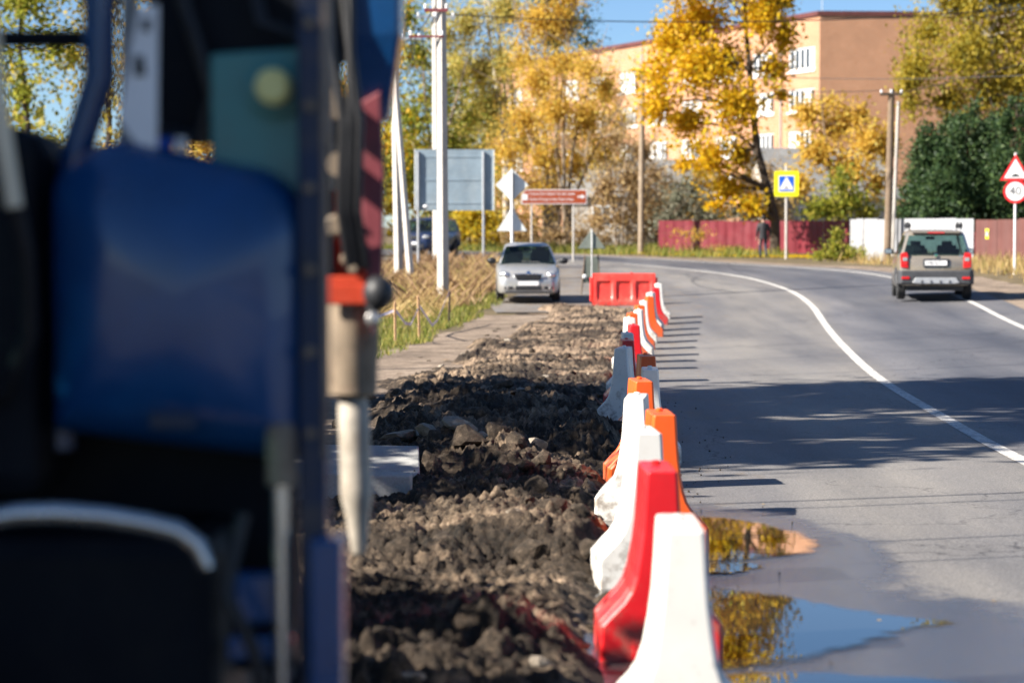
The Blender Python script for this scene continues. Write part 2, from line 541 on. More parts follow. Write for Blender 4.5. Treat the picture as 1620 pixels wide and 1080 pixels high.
def crom(P, step=.6):
    out = []
    for i in range(len(P) - 1):
        p0 = P[max(i - 1, 0)]; p1 = P[i]; p2 = P[i + 1]; p3 = P[min(i + 2, len(P) - 1)]
        n = max(2, int(np.linalg.norm(p2 - p1) / step))
        for k in range(n):
            t = k / n
            out.append(.5 * (2 * p1 + (p2 - p0) * t + (2 * p0 - 5 * p1 + 4 * p2 - p3) * t * t + (3 * p1 - p0 - 3 * p2 + p3) * t ** 3))
    out.append(P[-1])
    return np.array(out)


C = crom(CL)
for _ in range(6):
    C[1:-1] = .25 * C[:-2] + .5 * C[1:-1] + .25 * C[2:]
TN = np.gradient(C, axis=0); TN /= np.linalg.norm(TN, axis=1)[:, None]
NR = np.stack([TN[:, 1], -TN[:, 0]], 1)


def strip(name, offs, dz, mat, sel=None, kind='structure', wob=0.0):
    c, nr = (C, NR) if sel is None else (C[sel], NR[sel])
    offs = np.asarray(offs, float)
    P = c[:, None, :] + nr[:, None, :] * offs[None, :, None]
    if wob:
        P = P + nr[:, None, :] * (wob * (fbm(c[:, 1] * .8, offs[0] + c[:, 1] * 0, 3, 9) - .5))[:, None, None]
    return tag(grid_obj(name, P[..., 0], P[..., 1], gz(P[..., 0], P[..., 1]) + dz, mat), kind=kind)


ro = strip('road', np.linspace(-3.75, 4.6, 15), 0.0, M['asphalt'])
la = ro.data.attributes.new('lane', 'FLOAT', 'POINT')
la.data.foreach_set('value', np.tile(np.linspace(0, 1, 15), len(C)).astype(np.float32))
CY = C[:, 1]
strip('road_line', [-.075, .075], .005, M['linepaint'], (CY > -10) & (CY < 92)).name = 'centre_road_line'
strip('road_line', [3.72, 3.86], .005, M['linepaint'], (CY > 5) & (CY < 62)).name = 'edge_road_line'
strip('road_line', [3.72, 3.86], .005, M['linepaint'], (CY > 66) & (CY < 120)).name = 'far_edge_road_line'
strip('gravel_shoulder', [4.6, 5.3, 6.2], -.012, M['path'], (CY > -30) & (CY < 125), wob=.6)

ya = np.arange(58, 104, 1.0)
xl = np.interp(ya, [58, 62, 66, 72, 85, 92, 97, 101, 104], [-.4, -.6, .1, .9, 1.5, .9, -2.5, -8, -9])
xr = np.interp(ya, CY[CY < 110], (C[:, 0] + NR[:, 0] * -3.4)[CY < 110])
t = np.linspace(0, 1, 8)
XA = xl[:, None] * (1 - t) + xr[:, None] * t; YA = np.repeat(ya[:, None], 8, 1)
tag(grid_obj('roadside_apron', XA, YA, gz(XA, YA) - .006, M['asphalt']), kind='structure')

yp = np.arange(3, 58, 1.0)
xl = np.interp(yp, [3, 40, 46, 50, 58], [-3.6, -3.3, -1.9, -1.3, -.7]); xr = np.interp(yp, CY[CY < 110], (C[:, 0] + NR[:, 0] * -3.6)[CY < 110])
XA = xl[:, None] * (1 - t) + xr[:, None] * t; YA = np.repeat(yp[:, None], 8, 1)
XA = XA + np.where(t[None, :] == 0, (fbm(yp * .7, yp * 0, 3, 4) - .5)[:, None] * .7, 0)
tag(grid_obj('footpath', XA, YA, gz(XA, YA) - .018, M['path']), kind='structure')

# ------------------------------------------------------------------ dug strip of broken asphalt and earth
BAR = [(.57, 8.15, 'w'), (.625, 10.35, 'r'), (.69, 12.6, 'w'), (.87, 14.1, 'o'), (.82, 15.9, 'w'), (.97, 18.2, 'o'), (1.16, 20.3, 'w'), (1.30, 23.4, 'o'), (1.18, 25.6, 'w'),  # fourth block is red plastic; its orange carries the sunlit look
       (1.34, 28.2, 'r'), (1.47, 30.8, 'w'), (1.73, 34.3, 'r'), (1.84, 37.8, 'w'), (1.99, 40.0, 'o'), (2.2, 42.0, 'w'), (2.34, 44.3, 'o'), (2.53, 46.5, 'w'), (2.77, 48.7, 'o'),
       (2.91, 50.7, 'w'), (3.15, 53.0, 'r'), (3.33, 55.0, 'w')]
bx = np.array([b[0] for b in BAR]); by = np.array([b[1] for b in BAR])


def left_lim(y): return np.interp(y, [5, 15, 25, 33, 38, 44, 50, 56, 61], [-2.5, -2.2, -2.0, -2.15, -2.0, -1.6, -.9, -.1, .4])
def right_lim(y): return np.interp(y, by, bx) - np.interp(y, [5, 9.5, 12, 14, 30, 61], [.1, .12, .12, .1, .1, .2])


yy = [6.0]
while yy[-1] < 61: yy.append(yy[-1] + .016 * (max(yy[-1], 8) / 9) ** 1.6)
yy = np.array(yy)
NX = 190
tt = np.linspace(0, 1, NX)
L = left_lim(yy); RR = right_lim(yy)
XA = L[:, None] * (1 - tt) + RR[:, None] * tt
YA = np.repeat(yy[:, None], NX, 1)
edge = np.minimum(tt, 1 - tt)[None, :] * (RR - L)[:, None]
edge = edge + .16 * (fbm(XA * 3, YA * 3, 3, 20) - .5)
edge = np.minimum(edge, (XA - L[:, None]) * .75 - .42 + 1.3 * (fbm(XA * 1.1, YA * .42, 4, 23) - .5))
env = sst(edge / .3) * sst((YA - 5.6) / .8) * sst((61.2 - YA) / 2)
amp = np.interp(YA, [6, 12, 22, 32, 61], [1.0, 1.0, 1.1, .8, .6])
WX = XA + .05 * (fbm(XA * 7, YA * 7, 3, 60) - .5) + .02 * (fbm(XA * 25, YA * 25, 2, 63) - .5); WY = YA + .05 * (fbm(XA * 7, YA * 7, 3, 66) - .5) + .02 * (fbm(XA * 25, YA * 25, 2, 69) - .5)
patch = fbm(XA * .8 + 5, YA * .6, 3, 71)
hgt = .30 * (fbm(XA * 1.1, YA * .7, 3, 1) - .45) + .05 * clods(WX * 3.1, WY * 3.1, 2) + (.1 + 1.1 * sst((patch - .42) / .2)) * (.09 * clods(WX * 6.3 + 3, WY * 6.3, 7) + .06 * clods(WX * 13, WY * 13, 12)) + .035 * clods(WX * 27, WY * 27, 15) + .022 * clods(WX * 55, WY * 55, 19) + .07 * (fbm(XA * 9, YA * 9, 4, 30) - .5) + .05 * (.5 - np.abs(fbm(XA * 14, YA * 14, 3, 90) - .5) * 4)
hgt = hgt * amp * (.25 + .75 * sst((RR[:, None] - XA) / np.interp(YA, [6, 12, 15, 60], [.7, .5, .3, .3])))
for cx, cy, r, h in ((-.05, 19.6, .75, .16), (-.75, 20.2, .8, .15), (.3, 13.2, .5, .12), (-.3, 13.6, .8, .10), (-.6, 27, 1.0, .14), (.2, 17, .6, .10), (.3, 10.6, .4, -.05), (.4, 24, .5, .1), (-.2, 33, 1.2, .1), (1.0, 54, 1.5, .03)):
    hgt = hgt + h * np.exp(-((XA - cx) ** 2 + ((YA - cy) * .8) ** 2) / r ** 2)
ZA = gz(XA, YA) - .034 + env * (.055 + np.maximum(hgt, -.03)) * (.45 + .55 * sst((XA - L[:, None] - .35) / .6))
rub = tag(grid_obj('broken_earth', XA, YA, ZA, M['rubble'], smooth=False), 'dark strip of dug up asphalt and earth beside the barrier row', kind='stuff')


def rub_z(x, y):
    j = int(np.searchsorted(yy, y)); j = min(max(j, 0), len(yy) - 1)
    u = (x - L[j]) / (RR[j] - L[j]); k = int(min(max(u, 0), 1) * (NX - 1))
    return float(ZA[j, k])


def rock_mesh(name, seed, mat, flat=.7):
    r_ = np.random.default_rng(seed)
    import bmesh
    bm = bmesh.new()
    bmesh.ops.create_icosphere(bm, subdivisions=2, radius=1)
    pl = [(Vector(r_.normal(size=3)).normalized(), .40 + .40 * r_.random()) for _ in range(8)]
    for v in bm.verts:
        n = v.co.normalized(); d = 1.0
        for a, h in pl:
            c = n.dot(a)
            if c > .05: d = min(d, h / c)
        v.co = n * d * (1 + .22 * (r_.random() - .5)); v.co.z *= flat
    me = bpy.data.meshes.new(name); bm.to_mesh(me); bm.free()
    me.materials.append(mat)
    return me


RK = [rock_mesh('chunk_mesh', 100 + i, M['chunk'], .6 + .3 * (i % 3) / 2) for i in range(9)]
RP = [rock_mesh('stone_mesh', 200 + i, M['stone'], .6) for i in range(4)]


def chunk(x, y, s, pale=False, sink=.25, name=None, flat=(1, 1, 1)):
    o = bpy.data.objects.new(name or ('pale_stone' if pale else 'asphalt_chunk'), rnd.choice(RP if pale else RK))
    o.location = (x, y, rub_z(x, y) + s * (.5 - sink))
    o.rotation_euler = (rnd.uniform(-.6, .6), rnd.uniform(-.6, .6), rnd.uniform(0, 6.28))
    o.scale = (s * rnd.uniform(.8, 1.25) * flat[0], s * rnd.uniform(.8, 1.25) * flat[1], s * rnd.uniform(.7, 1.1) * flat[2])
    link(o, rub)
    return o


for _ in range(215):
    y = 7.5 + 24 * rnd.random() ** 1.3
    x = rnd.uniform(float(left_lim(y)) + .1, float(right_lim(y)) - .06)
    s = rnd.choice((.025, .03, .04, .05, .06, .08)) * (1 + (y - 7) * .03)
    chunk(x, y, s, rnd.random() < .16)
for _ in range(60):
    y = rnd.uniform(32, 58)
    x = rnd.uniform(float(left_lim(y)) + .1, float(right_lim(y)) - .06)
    chunk(x, y, rnd.choice((.05, .06, .08, .10)), rnd.random() < .2, .45)
for x, y, s in ((-.38, 19.2, .17), (-.12, 19.4, .11), (.05, 19.1, .13), (-.9, 20.3, .10), (-.65, 20.1, .12), (-1.05, 20.4, .11), (.25, 18.6, .12), (-.1, 17.6, .13), (-.35, 17.9, .10),
                (.30, 14.3, .09), (.38, 13.6, .11), (.22, 13.9, .10), (-.05, 12.6, .09), (.08, 12.9, .10), (-.35, 13.0, .1), (.35, 12.4, .06), (-.6, 12.7, .09), (.15, 16.2, .12), (-.3, 24.5, .22), (-1.1, 27, .16)):
    chunk(x, y, s, sink=.3)
for x, y, s in ((-.45, 20.6, .14), (-.25, 20.5, .09), (-.95, 20.9, .19), (-.72, 20.8, .16), (-.07, 12.75, .04), (.02, 13.5, .06), (.2, 20.2, .12)):
    chunk(x, y, s, True)

# small grit thrown over the edge of the road
gv, gf = [], []
for i in range(420):
    y = 8 + 22 * rnd.random() ** 1.6
    x = float(np.interp(y, by, bx)) + rnd.gauss(0.05, .35)
    s = rnd.uniform(.003, .008) * (1 + (y - 8) * .03)
    c = gp(x, y, s * .5 + .002)
    b = len(gv)
    for d in ((1, 0, 0), (0, 1, 0), (-1, 0, 0), (0, -1, 0), (0, 0, 1), (0, 0, -1)):
        gv.append(tuple(c[k] + d[k] * s * rnd.uniform(.6, 1.2) for k in range(3)))
    gf += [(b + i0, b + i1, b + i2) for i0, i1, i2 in ((0, 1, 4), (1, 2, 4), (2, 3, 4), (3, 0, 4), (1, 0, 5), (2, 1, 5), (3, 2, 5), (0, 3, 5))]
tag(np_obj('scattered_grit', gv, gf, M['chunk']), 'loose grit scattered along the barrier feet on the asphalt', kind='stuff')

# puddles on the asphalt
m, nt, b = mat_new('puddle_water')
b.inputs['Base Color'].default_value = (.012, .013, .015, 1); b.inputs['Roughness'].default_value = .015; b.inputs['Specular IOR Level'].default_value = 1.0
b.inputs['IOR'].default_value = 1.6
bump(nt, b, noise(nt, 9, 2, .5), .0006, .12)
aw = nt.nodes.new('ShaderNodeAttribute'); aw.attribute_name = 'deep'
nw = noise(nt, 7, 6, .7, sc=(1, .6, 1)); nf = noise(nt, 60, 3, .7)
a1 = nt.nodes.new('ShaderNodeMath'); a1.operation = 'MULTIPLY_ADD'; a1.inputs[1].default_value = .8; nt.links.new(nw, a1.inputs[0]); nt.links.new(aw.outputs['Fac'], a1.inputs[2])
a2 = nt.nodes.new('ShaderNodeMath'); a2.operation = 'MULTIPLY_ADD'; a2.inputs[1].default_value = .28; nt.links.new(nf, a2.inputs[0]); nt.links.new(a1.outputs[0], a2.inputs[2])
h_ = nt.nodes.new('ShaderNodeMath'); h_.operation = 'MULTIPLY'; h_.inputs[1].default_value = .5; nt.links.new(a2.outputs[0], h_.inputs[0])
fw_ = ramp(nt, h_.outputs[0], [(.36, (0, 0, 0)), (.56, (1, 1, 1))])
tr_ = nt.nodes.new('ShaderNodeBsdfTransparent'); mx_ = nt.nodes.new('ShaderNodeMixShader')
nt.links.new(fw_, mx_.inputs[0]); nt.links.new(tr_.outputs[0], mx_.inputs[1]); nt.links.new(b.outputs[0], mx_.inputs[2]); nt.links.new(mx_.outputs[0], nt.nodes['Material Output'].inputs[0])
M['water'] = m


def puddle(pts, name):
    P = np.array(pts, float)
    n = len(P); out = []
    for i in range(n):
        p0, p1, p2, p3 = P[i - 1], P[i], P[(i + 1) % n], P[(i + 2) % n]
        for k in range(9):
            t = k / 9
            q = .5 * (2 * p1 + (p2 - p0) * t + (2 * p0 - 5 * p1 + 4 * p2 - p3) * t * t + (3 * p1 - p0 - 3 * p2 + p3) * t ** 3)
            out.append(q + np.array([.05, .05]) * (rng.random(2) - .5))
    out = np.array(out); cen = out.mean(0); m_ = len(out)
    V = []; A = []
    for sc_, a_ in ((1.22, 0.0), (1.0, .5), (.8, 1.0)):
        for q in out:
            d = cen + (q - cen) * sc_
            V.append((d[0], d[1], float(gz(d[0], d[1])) + .006)); A.append(a_)
    F = [(r * m_ + k, r * m_ + (k + 1) % m_, (r + 1) * m_ + (k + 1) % m_, (r + 1) * m_ + k) for r in (0, 1) for k in range(m_)] + [tuple(2 * m_ + k for k in range(m_))]
    me = bpy.data.meshes.new(name); me.from_pydata(V, [], F); me.materials.append(M['water'])
    at_ = me.attributes.new('deep', 'FLOAT', 'POINT'); at_.data.foreach_set('value', np.array(A, np.float32))
    me.update()
    if me.polygons[-1].normal.z < 0: me.flip_normals()
    o = link(bpy.data.objects.new(name, me))
    return tag(o, kind='structure')


puddle([(.95, 15.6), (1.35, 15.75), (1.62, 15.3), (1.78, 14.6), (1.70, 14.0), (1.45, 13.75), (1.2, 13.55), (.9, 13.75), (.75, 14.6)], 'puddle')
puddle([(.8, 13.25), (1.15, 13.42), (1.35, 13.3), (1.2, 13.02), (.9, 12.92)], 'puddle')
puddle([(.72, 12.2), (1.1, 12.25), (1.4, 11.9), (1.72, 11.45), (1.98, 11.2), (1.75, 10.95), (1.5, 10.55), (1.2, 10.2), (.8, 10.0), (.55, 10.8)], 'puddle')
puddle([(.62, 9.6), (1.0, 9.78), (1.5, 9.7), (1.9, 9.35), (1.4, 9.0), (.8, 9.0)], 'puddle')

# ------------------------------------------------------------------ plastic barrier blocks
PROF = [(.26, 0), (.26, .15), (.218, .195), (.165, .25), (.136, .295), (.114, .36), (.097, .45), (.084, .55), (.076, .66), (.071, .76), (.068, .795)]


def block_body():
    mb = MB()
    st = [(-.25, .016), (-.236, .0), (-.17, 0), (-.165, .010), (-.125, .010), (-.12, 0), (.12, 0), (.125, .010), (.165, .010), (.17, 0), (.236, .0), (.25, .016)]
    rings = []
    for y, ins in st:
        e = .5 if abs(y) > .29 else 0
        p = [(max(w_ - ins * (1 if w_ > .1 else .75), .01), z) for w_, z in PROF]
        ring = [Vector((w_, y, z)) for w_, z in p] + [Vector((w_ * .93, y, .802)) for w_, z in p[-1:]] + [Vector((-p[-1][0] * .93, y, .802))] + [Vector((-w_, y, z)) for w_, z in p[::-1]]
        rings.append(ring)
    mb.loft(rings)
    return mb


ORD = ['nearest the camera', 'second', 'third', 'fourth', 'fifth', 'sixth', 'seventh', 'eighth', 'ninth', 'tenth', 'eleventh', 'twelfth', 'thirteenth', 'fourteenth', 'fifteenth', 'sixteenth',
       'seventeenth', 'eighteenth', 'nineteenth', 'twentieth', 'last']
protos = {}
CN = {'w': ('white_pl', 'white'), 'r': ('red_pl', 'red'), 'o': ('orange_pl', 'orange')}
for i, (x, y, c) in enumerate(BAR):
    mat, cn = CN[c]
    if i == 0: lab = 'white plastic barrier block nearest the camera, its foot out of the picture'
    elif i == 20: lab = 'last and farthest white barrier block before the red crosswise barrier'
    else: lab = '%s plastic barrier block, %s from the camera in the row' % (cn, ORD[i])
    tilt = rnd.uniform(-.03, .03)
    root = thing('road_barrier_block', lab, 'barrier', gp(x, y, .001), [.0, .02, .05, .03, -.10, .06, -.04, .04, -.16, .02][i % 10], 'plastic barrier blocks lining the dug strip')
    if c not in protos:
        bo = block_body().build('block_body', M[mat], root, bevel=.004)
        pk = []
        for sx in (-.085, .085):
            pk.append(MB().box((sx, -.248, .05), (.075, .010, .085)).build('fork_pocket', M[mat], root, bevel=.003))
        cap = MB().lathe([(.02, 0), (.02, .012), (.012, .016)], (0, .08, .805), (0, 0, 1), 12).build('filler_cap', M[mat], root)
        protos[c] = root
    else:
        for ch in protos[c].children:
            k = ch.copy(); link(k, root)

# the long red barrier lying across the far end of the dug strip
t_ = thing('crosswise_barrier', 'long faded red plastic barrier set across the far end of the row', 'barrier', gp(2.82, 61.0, 0), .03)
mb = MB(); rings = []
for k in range(61):
    x = -.82 + 1.64 * k / 60
    u = (x + .82) / 1.64
    pan = 0.0
    for c0 in (.2, .5, .8):
        d = abs(u - c0)
        if d < .125: pan = max(pan, sst((.125 - d) / .03) * 1.0)
    e = 1 - .06 * (abs(u - .5) > .49)
    rr = []
    for (w_, z) in ((.24, 0), (.24, .1), (.215, .17), (.19, .24), (.165, .32), (.145, .40), (.13, .48), (.115, .56), (.10, .62), (.085, .68), (.078, .78), (.06, .80)):
        dd = .045 * float(pan) if .16 < z < .6 else 0
        rr.append((w_ - dd, z))
    rings.append([Vector((x * e, -w_, z)) for w_, z in rr] + [Vector((x * e, w_, z)) for w_, z in rr[::-1]])
mb.loft(rings)
mb.build('barrier_body', M['redbar_pl'], t_, smooth=True)
MB().lathe([(.035, 0), (.035, .02), (.02, .025)], (.2, 0, .8), (0, 0, 1), 12).build('filler_cap', M['red_pl'], t_)
for sx in (-.83, .83):
    MB().tube([(sx, 0, .1), (sx, 0, .7)], .025, 8).build('link_lug', M['redbar_pl'], t_)

# ------------------------------------------------------------------ concrete kerbs and slab left among the rubble
def kerb(name, label, c, d, rot):
    root = thing(name, label, 'kerb stone' if 'kerb' in name else 'slab', c)
    root.rotation_euler = rot
    MB().box((0, 0, 0), d).build('stone_body', M['concrete_dk'], root, bevel=.012)
    return root


kerb('kerb_stone', 'lifted concrete kerb stone lying behind the breaker chisel', (-1.17, 16.3, .0), (.98, .18, .22), (.05, .03, -.04))
kerb('kerb_stone', 'tilted kerb stone propped behind the lying one', (-1.2, 16.8, .02), (.9, .3, .08), (.25, .08, .14))
kerb('concrete_slab', 'flat concrete slab at the edge of the broken strip', (-1.22, 18.7, -.09), (1.0, .9, .12), (.16, .02, .05))

# ------------------------------------------------------------------ the excavator with its hydraulic breaker
M['mblue'] = paint('machine_blue', (.004, .06, .19), .30, .0, .15, 4, dirt=(.012, .02, .04, .4), coat=.35)
M['mpost'] = paint('post_paint', (.006, .02, .06), .5, .2, .4, 9, dirt=(.12, .09, .065, .7))
M['mteal'] = paint('machine_teal', (.045, .22, .21), .45, .0, .15, 4, dirt=(.08, .08, .07, .4), coat=.15)
M['mdark'] = paint('machine_dark', (.005, .007, .011), .6, .0, .3, 5, dirt=(.022, .02, .018, .5), spec=.15)
M['mred'] = paint('breaker_red', (.62, .06, .02), .5, .0, .25, 6, dirt=(.13, .09, .06, .6))
M['mplum'] = paint('worn_red_arm', (.22, .045, .055), .5, .0, .25, 6, dirt=(.10, .08, .07, .6))
M['mbrown'] = paint('dusty_steel', (.25, .19, .13), .7, .05, .35, 14, dirt=(.11, .06, .035, .9), bumpd=.003)
M['mchisel'] = paint('bare_steel', (.43, .385, .32), .6, .15, .3, 12, dirt=(.20, .15, .105, .8), bumpd=.003)
M['mtan'] = paint('sunlit_tan_rail', (.82, .70, .50), .45, .0, .12, 5)  # colour raised to stand in for sun on the hand rail
M['mbolt'] = paint('yellow_zinc', (.80, .74, .28), .4, .0, .1, 10)
M['mrod'] = paint('hydraulic_rod', (.66, .64, .60), .25, .8, .1, 6)

ex = thing('excavator', 'dark blue excavator in the shaded foreground, its breaker raised over the rubble', 'excavator', gp(-1.6, 6.0))
EO = Vector(ex.location)


def E(v): return Vector(v) - EO


def part(name, mb, mat, smooth=False, bevel=0.0, parent=ex):
    for i, p in enumerate(mb.v): mb.v[i] = tuple(Vector(p) - EO)
    return mb.build(name, mat, parent, smooth, bevel)


# rounded fender / engine cover: superellipse shell
mb = MB(); rings = []
def fender_ring(y, x0, x1, z0, z1, r):
    pts = []
    for k in range(9):
        a = math.pi - math.pi / 2 * k / 8
        pts.append(Vector((x0 + r * 1.2 + r * 1.2 * math.cos(a), y, z1 - r * .9 + r * .9 * math.sin(a))))
    for k in range(9):
        a = math.pi / 2 - math.pi / 2 * k / 8
        pts.append(Vector((x1 - r + r * math.cos(a), y, z1 - .05 - r + r * math.sin(a))))
    pts += [Vector((x1, y, z0)), Vector((x0 + .25, y, z0 + .03)), Vector((x0, y, z0 + .06))]
    return pts
outline = fender_ring(0, -.91, -.405, 1.29, 1.925, .13)
fc = Vector((-.655, 0, 1.62))
for k in range(10):
    a = math.pi / 2 * k / 9
    rings.append([fc + (p - fc) * (.12 + .88 * math.sin(a)) + Vector((0, 4.80 - .13 * math.cos(a), 0)) for p in outline])
for y, sc_ in ((5.35, 1.0), (5.4, .96)):
    rings.append([fc + (p - fc) * sc_ + Vector((0, y, 0)) for p in outline])
mb.loft(rings)
part('fender', mb, M['mblue'], True)
# body mass behind
part('engine_cover', MB().box((-1.9, 7.0, 1.2), (1.3, 2.6, .5)), M['mblue'], bevel=.08)
part('chassis', MB().box((-1.7, 6.0, .75), (1.1, 5.0, .5)), M['mdark'], bevel=.05)
part('side_panel', MB().box((-1.12, 4.95, 1.58), (.38, .35, .75)), M['mdark'], bevel=.06)
part('boom_box', MB().box((-.565, 5.1, 2.19), (.36, .3, .52)), M['mdark'], bevel=.02)
part('cross_beam', MB().box((-.95, 5.3, 1.12), (.9, .2, .2)), M['mdark'], bevel=.02)
for k, (x, z) in enumerate(((-.86, 1.40), (-.86, 1.78), (-.46, 1.40), (-.46, 1.70))):
    part('cover_bolt', MB().lathe([(.016, 0), (.016, .012), (.01, .015)], (x, 4.79, z), (0, -1, 0), 8), M['mrod'])
part('hose', MB().tube([(-.70, 4.93, 2.45), (-.66, 4.90, 2.2), (-.60, 4.88, 2.02), (-.63, 4.9, 1.93), (-.72, 4.95, 1.95)], .016, 8), M['hose'], True)
part('hose', MB().tube([(-.55, 4.93, 2.45), (-.54, 4.9, 2.3), (-.50, 4.86, 2.16), (-.42, 4.84, 2.13), (-.37, 4.84, 2.2)], .014, 8), M['hose'], True)
part('hose', MB().tube([(-.52, 4.66, 1.20), (-.55, 4.62, 1.05), (-.50, 4.62, .95), (-.47, 4.66, .80), (-.50, 4.7, .6)], .014, 8), M['hose'], True)
part('latch_plate', MB().box((-.655, 4.655, 1.38), (.09, .012, .035)), M['mpost'], bevel=.004)
cab = part('cab', MB().box((-2.15, 4.4, 1.5), (.95, 1.5, 1.1)), M['mblue'], bevel=.03)
for sx in (-2.6, -1.7):
    for sy in (3.7, 5.1):
        part('cab_pillar', MB().tube([(sx, sy, 2.05), (sx * .97 - .06, sy, 3.05)], .04, 8), M['mblue'])
part('cab_roof', MB().box((-2.14, 4.4, 3.08), (1.05, 1.6, .1)), M['mblue'], bevel=.04)
for sx in (-2.58, -1.71):
    part('cab_window', MB().box((sx, 4.4, 2.55), (.012, 1.32, .9)), M['glass'])
part('cab_window', MB().box((-2.14, 3.71, 2.55), (.78, .012, .9)), M['glass'])
# teal gusset plate with pin
gp_ = part('gusset_plate', MB().prism([(-.605, 2.10), (-.385, 2.115), (-.385, 1.70), (-.44, 1.72), (-.605, 1.86)], (0, 4.86, 0), (1, 0, 0), (0, 0, 1), (0, .03, 0)), M['mteal'], bevel=.008)
part('pin_boss', MB().lathe([(.062, 0), (.06, .03), (.05, .034)], (-.472, 4.858, 2.03), (0, -1, 0), 20), M['mteal'], True)
part('pin_head', MB().lathe([(.036, 0), (.036, .05), (.028, .06)], (-.472, 4.83, 2.03), (0, -1, 0), 18), M['mbolt'], True)
# stabiliser post with rod and pad
part('stabiliser_post', MB().box((-.392, 4.78, 1.2), (.055, .09, 2.32)), M['mpost'], bevel=.006)
part('post_sleeve', MB().box((-.362, 4.72, .60), (.065, .12, 1.10)), M['mblue'], bevel=.01)
for k in range(6):
    part('post_bolt', MB().lathe([(.011, 0), (.011, .012), (.007, .014)], (-.395, 4.735, 1.35 + .16 * k), (0, -1, 0), 8), M['mbrown'])
part('post_lit_edge', MB().box((-.366, 4.735, 1.75), (.010, .006, .9)), M['mbrown'])  # tan strip standing in for the sunlit edge of the post
part('stabiliser_rod', MB().tube([(-.452, 4.72, .1), (-.452, 4.72, 1.325)], .0165, 12), M['mrod'], True)
part('rod_gland', MB().lathe([(.03, 0), (.03, .1), (.022, .12)], (-.452, 4.72, 1.25), (0, 0, 1), 14), M['mbrown'], True)
part('stabiliser_foot', MB().box((-.40, 4.75, .03), (.4, .45, .05)), M['mdark'], bevel=.015)
part('rod_bracket', MB().box((-.50, 4.78, 1.02), (.10, .06, .10)).box((-.50, 4.78, .92), (.13, .05, .05)), M['mblue'], bevel=.01)


def wheel(x, y, r, wd, axis=(1, 0, 0)):
    root = bpy.data.objects.new('wheel', None); link(root, ex); z = float(gz(x, y)) + r
    o = Vector((x, y, z)) - EO
    root.location = (0, 0, 0)
    h = wd / 2
    MB().lathe([(r * .55, -h * .8), (r * .8, -h), (r * .94, -h * .95), (r, -h * .6), (r, h * .6), (r * .94, h * .95), (r * .8, h), (r * .55, h * .8)], o, axis, 32).build('tyre', M['rubber'], root, True)
    MB().lathe([(r * .56, -h * .6), (r * .5, -h * .3), (r * .2, -h * .25), (r * .2, h * .25), (r * .5, h * .3), (r * .56, h * .6)], o, axis, 24).build('rim', M['mteal'], root, True)
    lug = MB()
    for k in range(22):
        a = 2 * math.pi * k / 22
        c = o + Vector((0, math.cos(a), math.sin(a))) * (r + .012)
        lug.box(c + Vector((h * .45 * (1 if k % 2 else -1), 0, 0)), (h * .9, .05, .04), (a - math.pi / 2 + .0, 0, 0))
    tag(lug.build('tread', M['rubber'], root), kind='stuff')
    return root


wheel(-.83, 5.75, .56, .40)
wheel(-2.55, 5.75, .56, .40)
wheel(-.95, 8.3, .48, .36)
wheel(-2.5, 8.3, .48, .36)
# pale arched lip of the wheel arch
arc = [(-1.03, 4.62, 1.19), (-.95, 4.62, 1.205), (-.87, 4.62, 1.207), (-.78, 4.62, 1.20), (-.70, 4.62, 1.187), (-.64, 4.62, 1.172), (-.605, 4.62, 1.145), (-.585, 4.62, 1.10)]
part('arch_lip', MB().tube(arc, [.02, .021, .021, .02, .02, .02, .018, .014], 10), M['mrod'], True)
part('shade_filler', MB().box((-.95, 5.15, 1.12), (.98, .06, .62)), M['mdark'], bevel=.01)  # dark sheet added to stand in for shade below the fender
part('arch_liner', MB().box((-.86, 5.0, .87), (.56, .5, .56)), M['mdark'], bevel=.05)
# hand rail, uprights, plate
part('hand_rail', MB().tube([(-.985, 4.55, 2.25), (-.972, 4.55, 2.05), (-.952, 4.55, 1.90), (-.935, 4.55, 1.79)], [.0185, .0185, .0185, .017], 12), M['mtan'], True)
part('hose', MB().tube([(-.935, 4.55, 1.79), (-.925, 4.6, 1.70), (-.93, 4.66, 1.55), (-.98, 4.7, 1.44), (-1.06, 4.75, 1.40)], .018, 10), M['hose'], True)
part('upright_tube', MB().tube([(-.84, 4.95, 2.4), (-.84, 4.95, 2.06), (-.885, 4.95, 1.92), (-.92, 4.95, 1.75), (-.93, 4.95, 1.3)], .034, 12), M['mblue'], True)
part('upright_tube', MB().tube([(-.79, 5.05, 2.4), (-.80, 5.05, 2.0), (-.81, 5.05, 1.85)], .018, 10), M['steel'], True)
part('cross_tube', MB().tube([(-1.1, 5.0, 2.14), (-.86, 5.0, 2.14)], .02, 10), M['mdark'], True)
part('side_board', MB().box((-1.02, 5.2, 1.86), (.16, .04, .14), (0, .3, 0)), M['mteal'], bevel=.01)
pl = part('marker_plate', MB().prism([(-.735, 2.185), (-.695, 2.19), (-.70, 1.90), (-.735, 1.91), (-.775, 1.965)], (0, 4.78, 0), (1, 0, 0), (0, 0, 1), (0, .006, 0)), M['s_white'])
part('marker_print', MB().prism([(-.745, 2.09), (-.725, 2.09), (-.72, 2.05), (-.745, 2.05)], (0, 4.777, 0), (1, 0, 0), (0, 0, 1), (0, .002, 0)), M['s_black'], parent=pl)
part('marker_print', MB().prism([(-.728, 2.16), (-.71, 2.165), (-.712, 2.135), (-.73, 2.14)], (0, 4.777, 0), (1, 0, 0), (0, 0, 1), (0, .002, 0)), M['s_black'], parent=pl)
part('blue_bracket', MB().box((-.70, 4.9, 1.90), (.03, .02, .07)), M['s_blue'])
part('pale_bracket', MB().box((-.668, 4.9, 1.90), (.022, .02, .07)), M['s_white'])
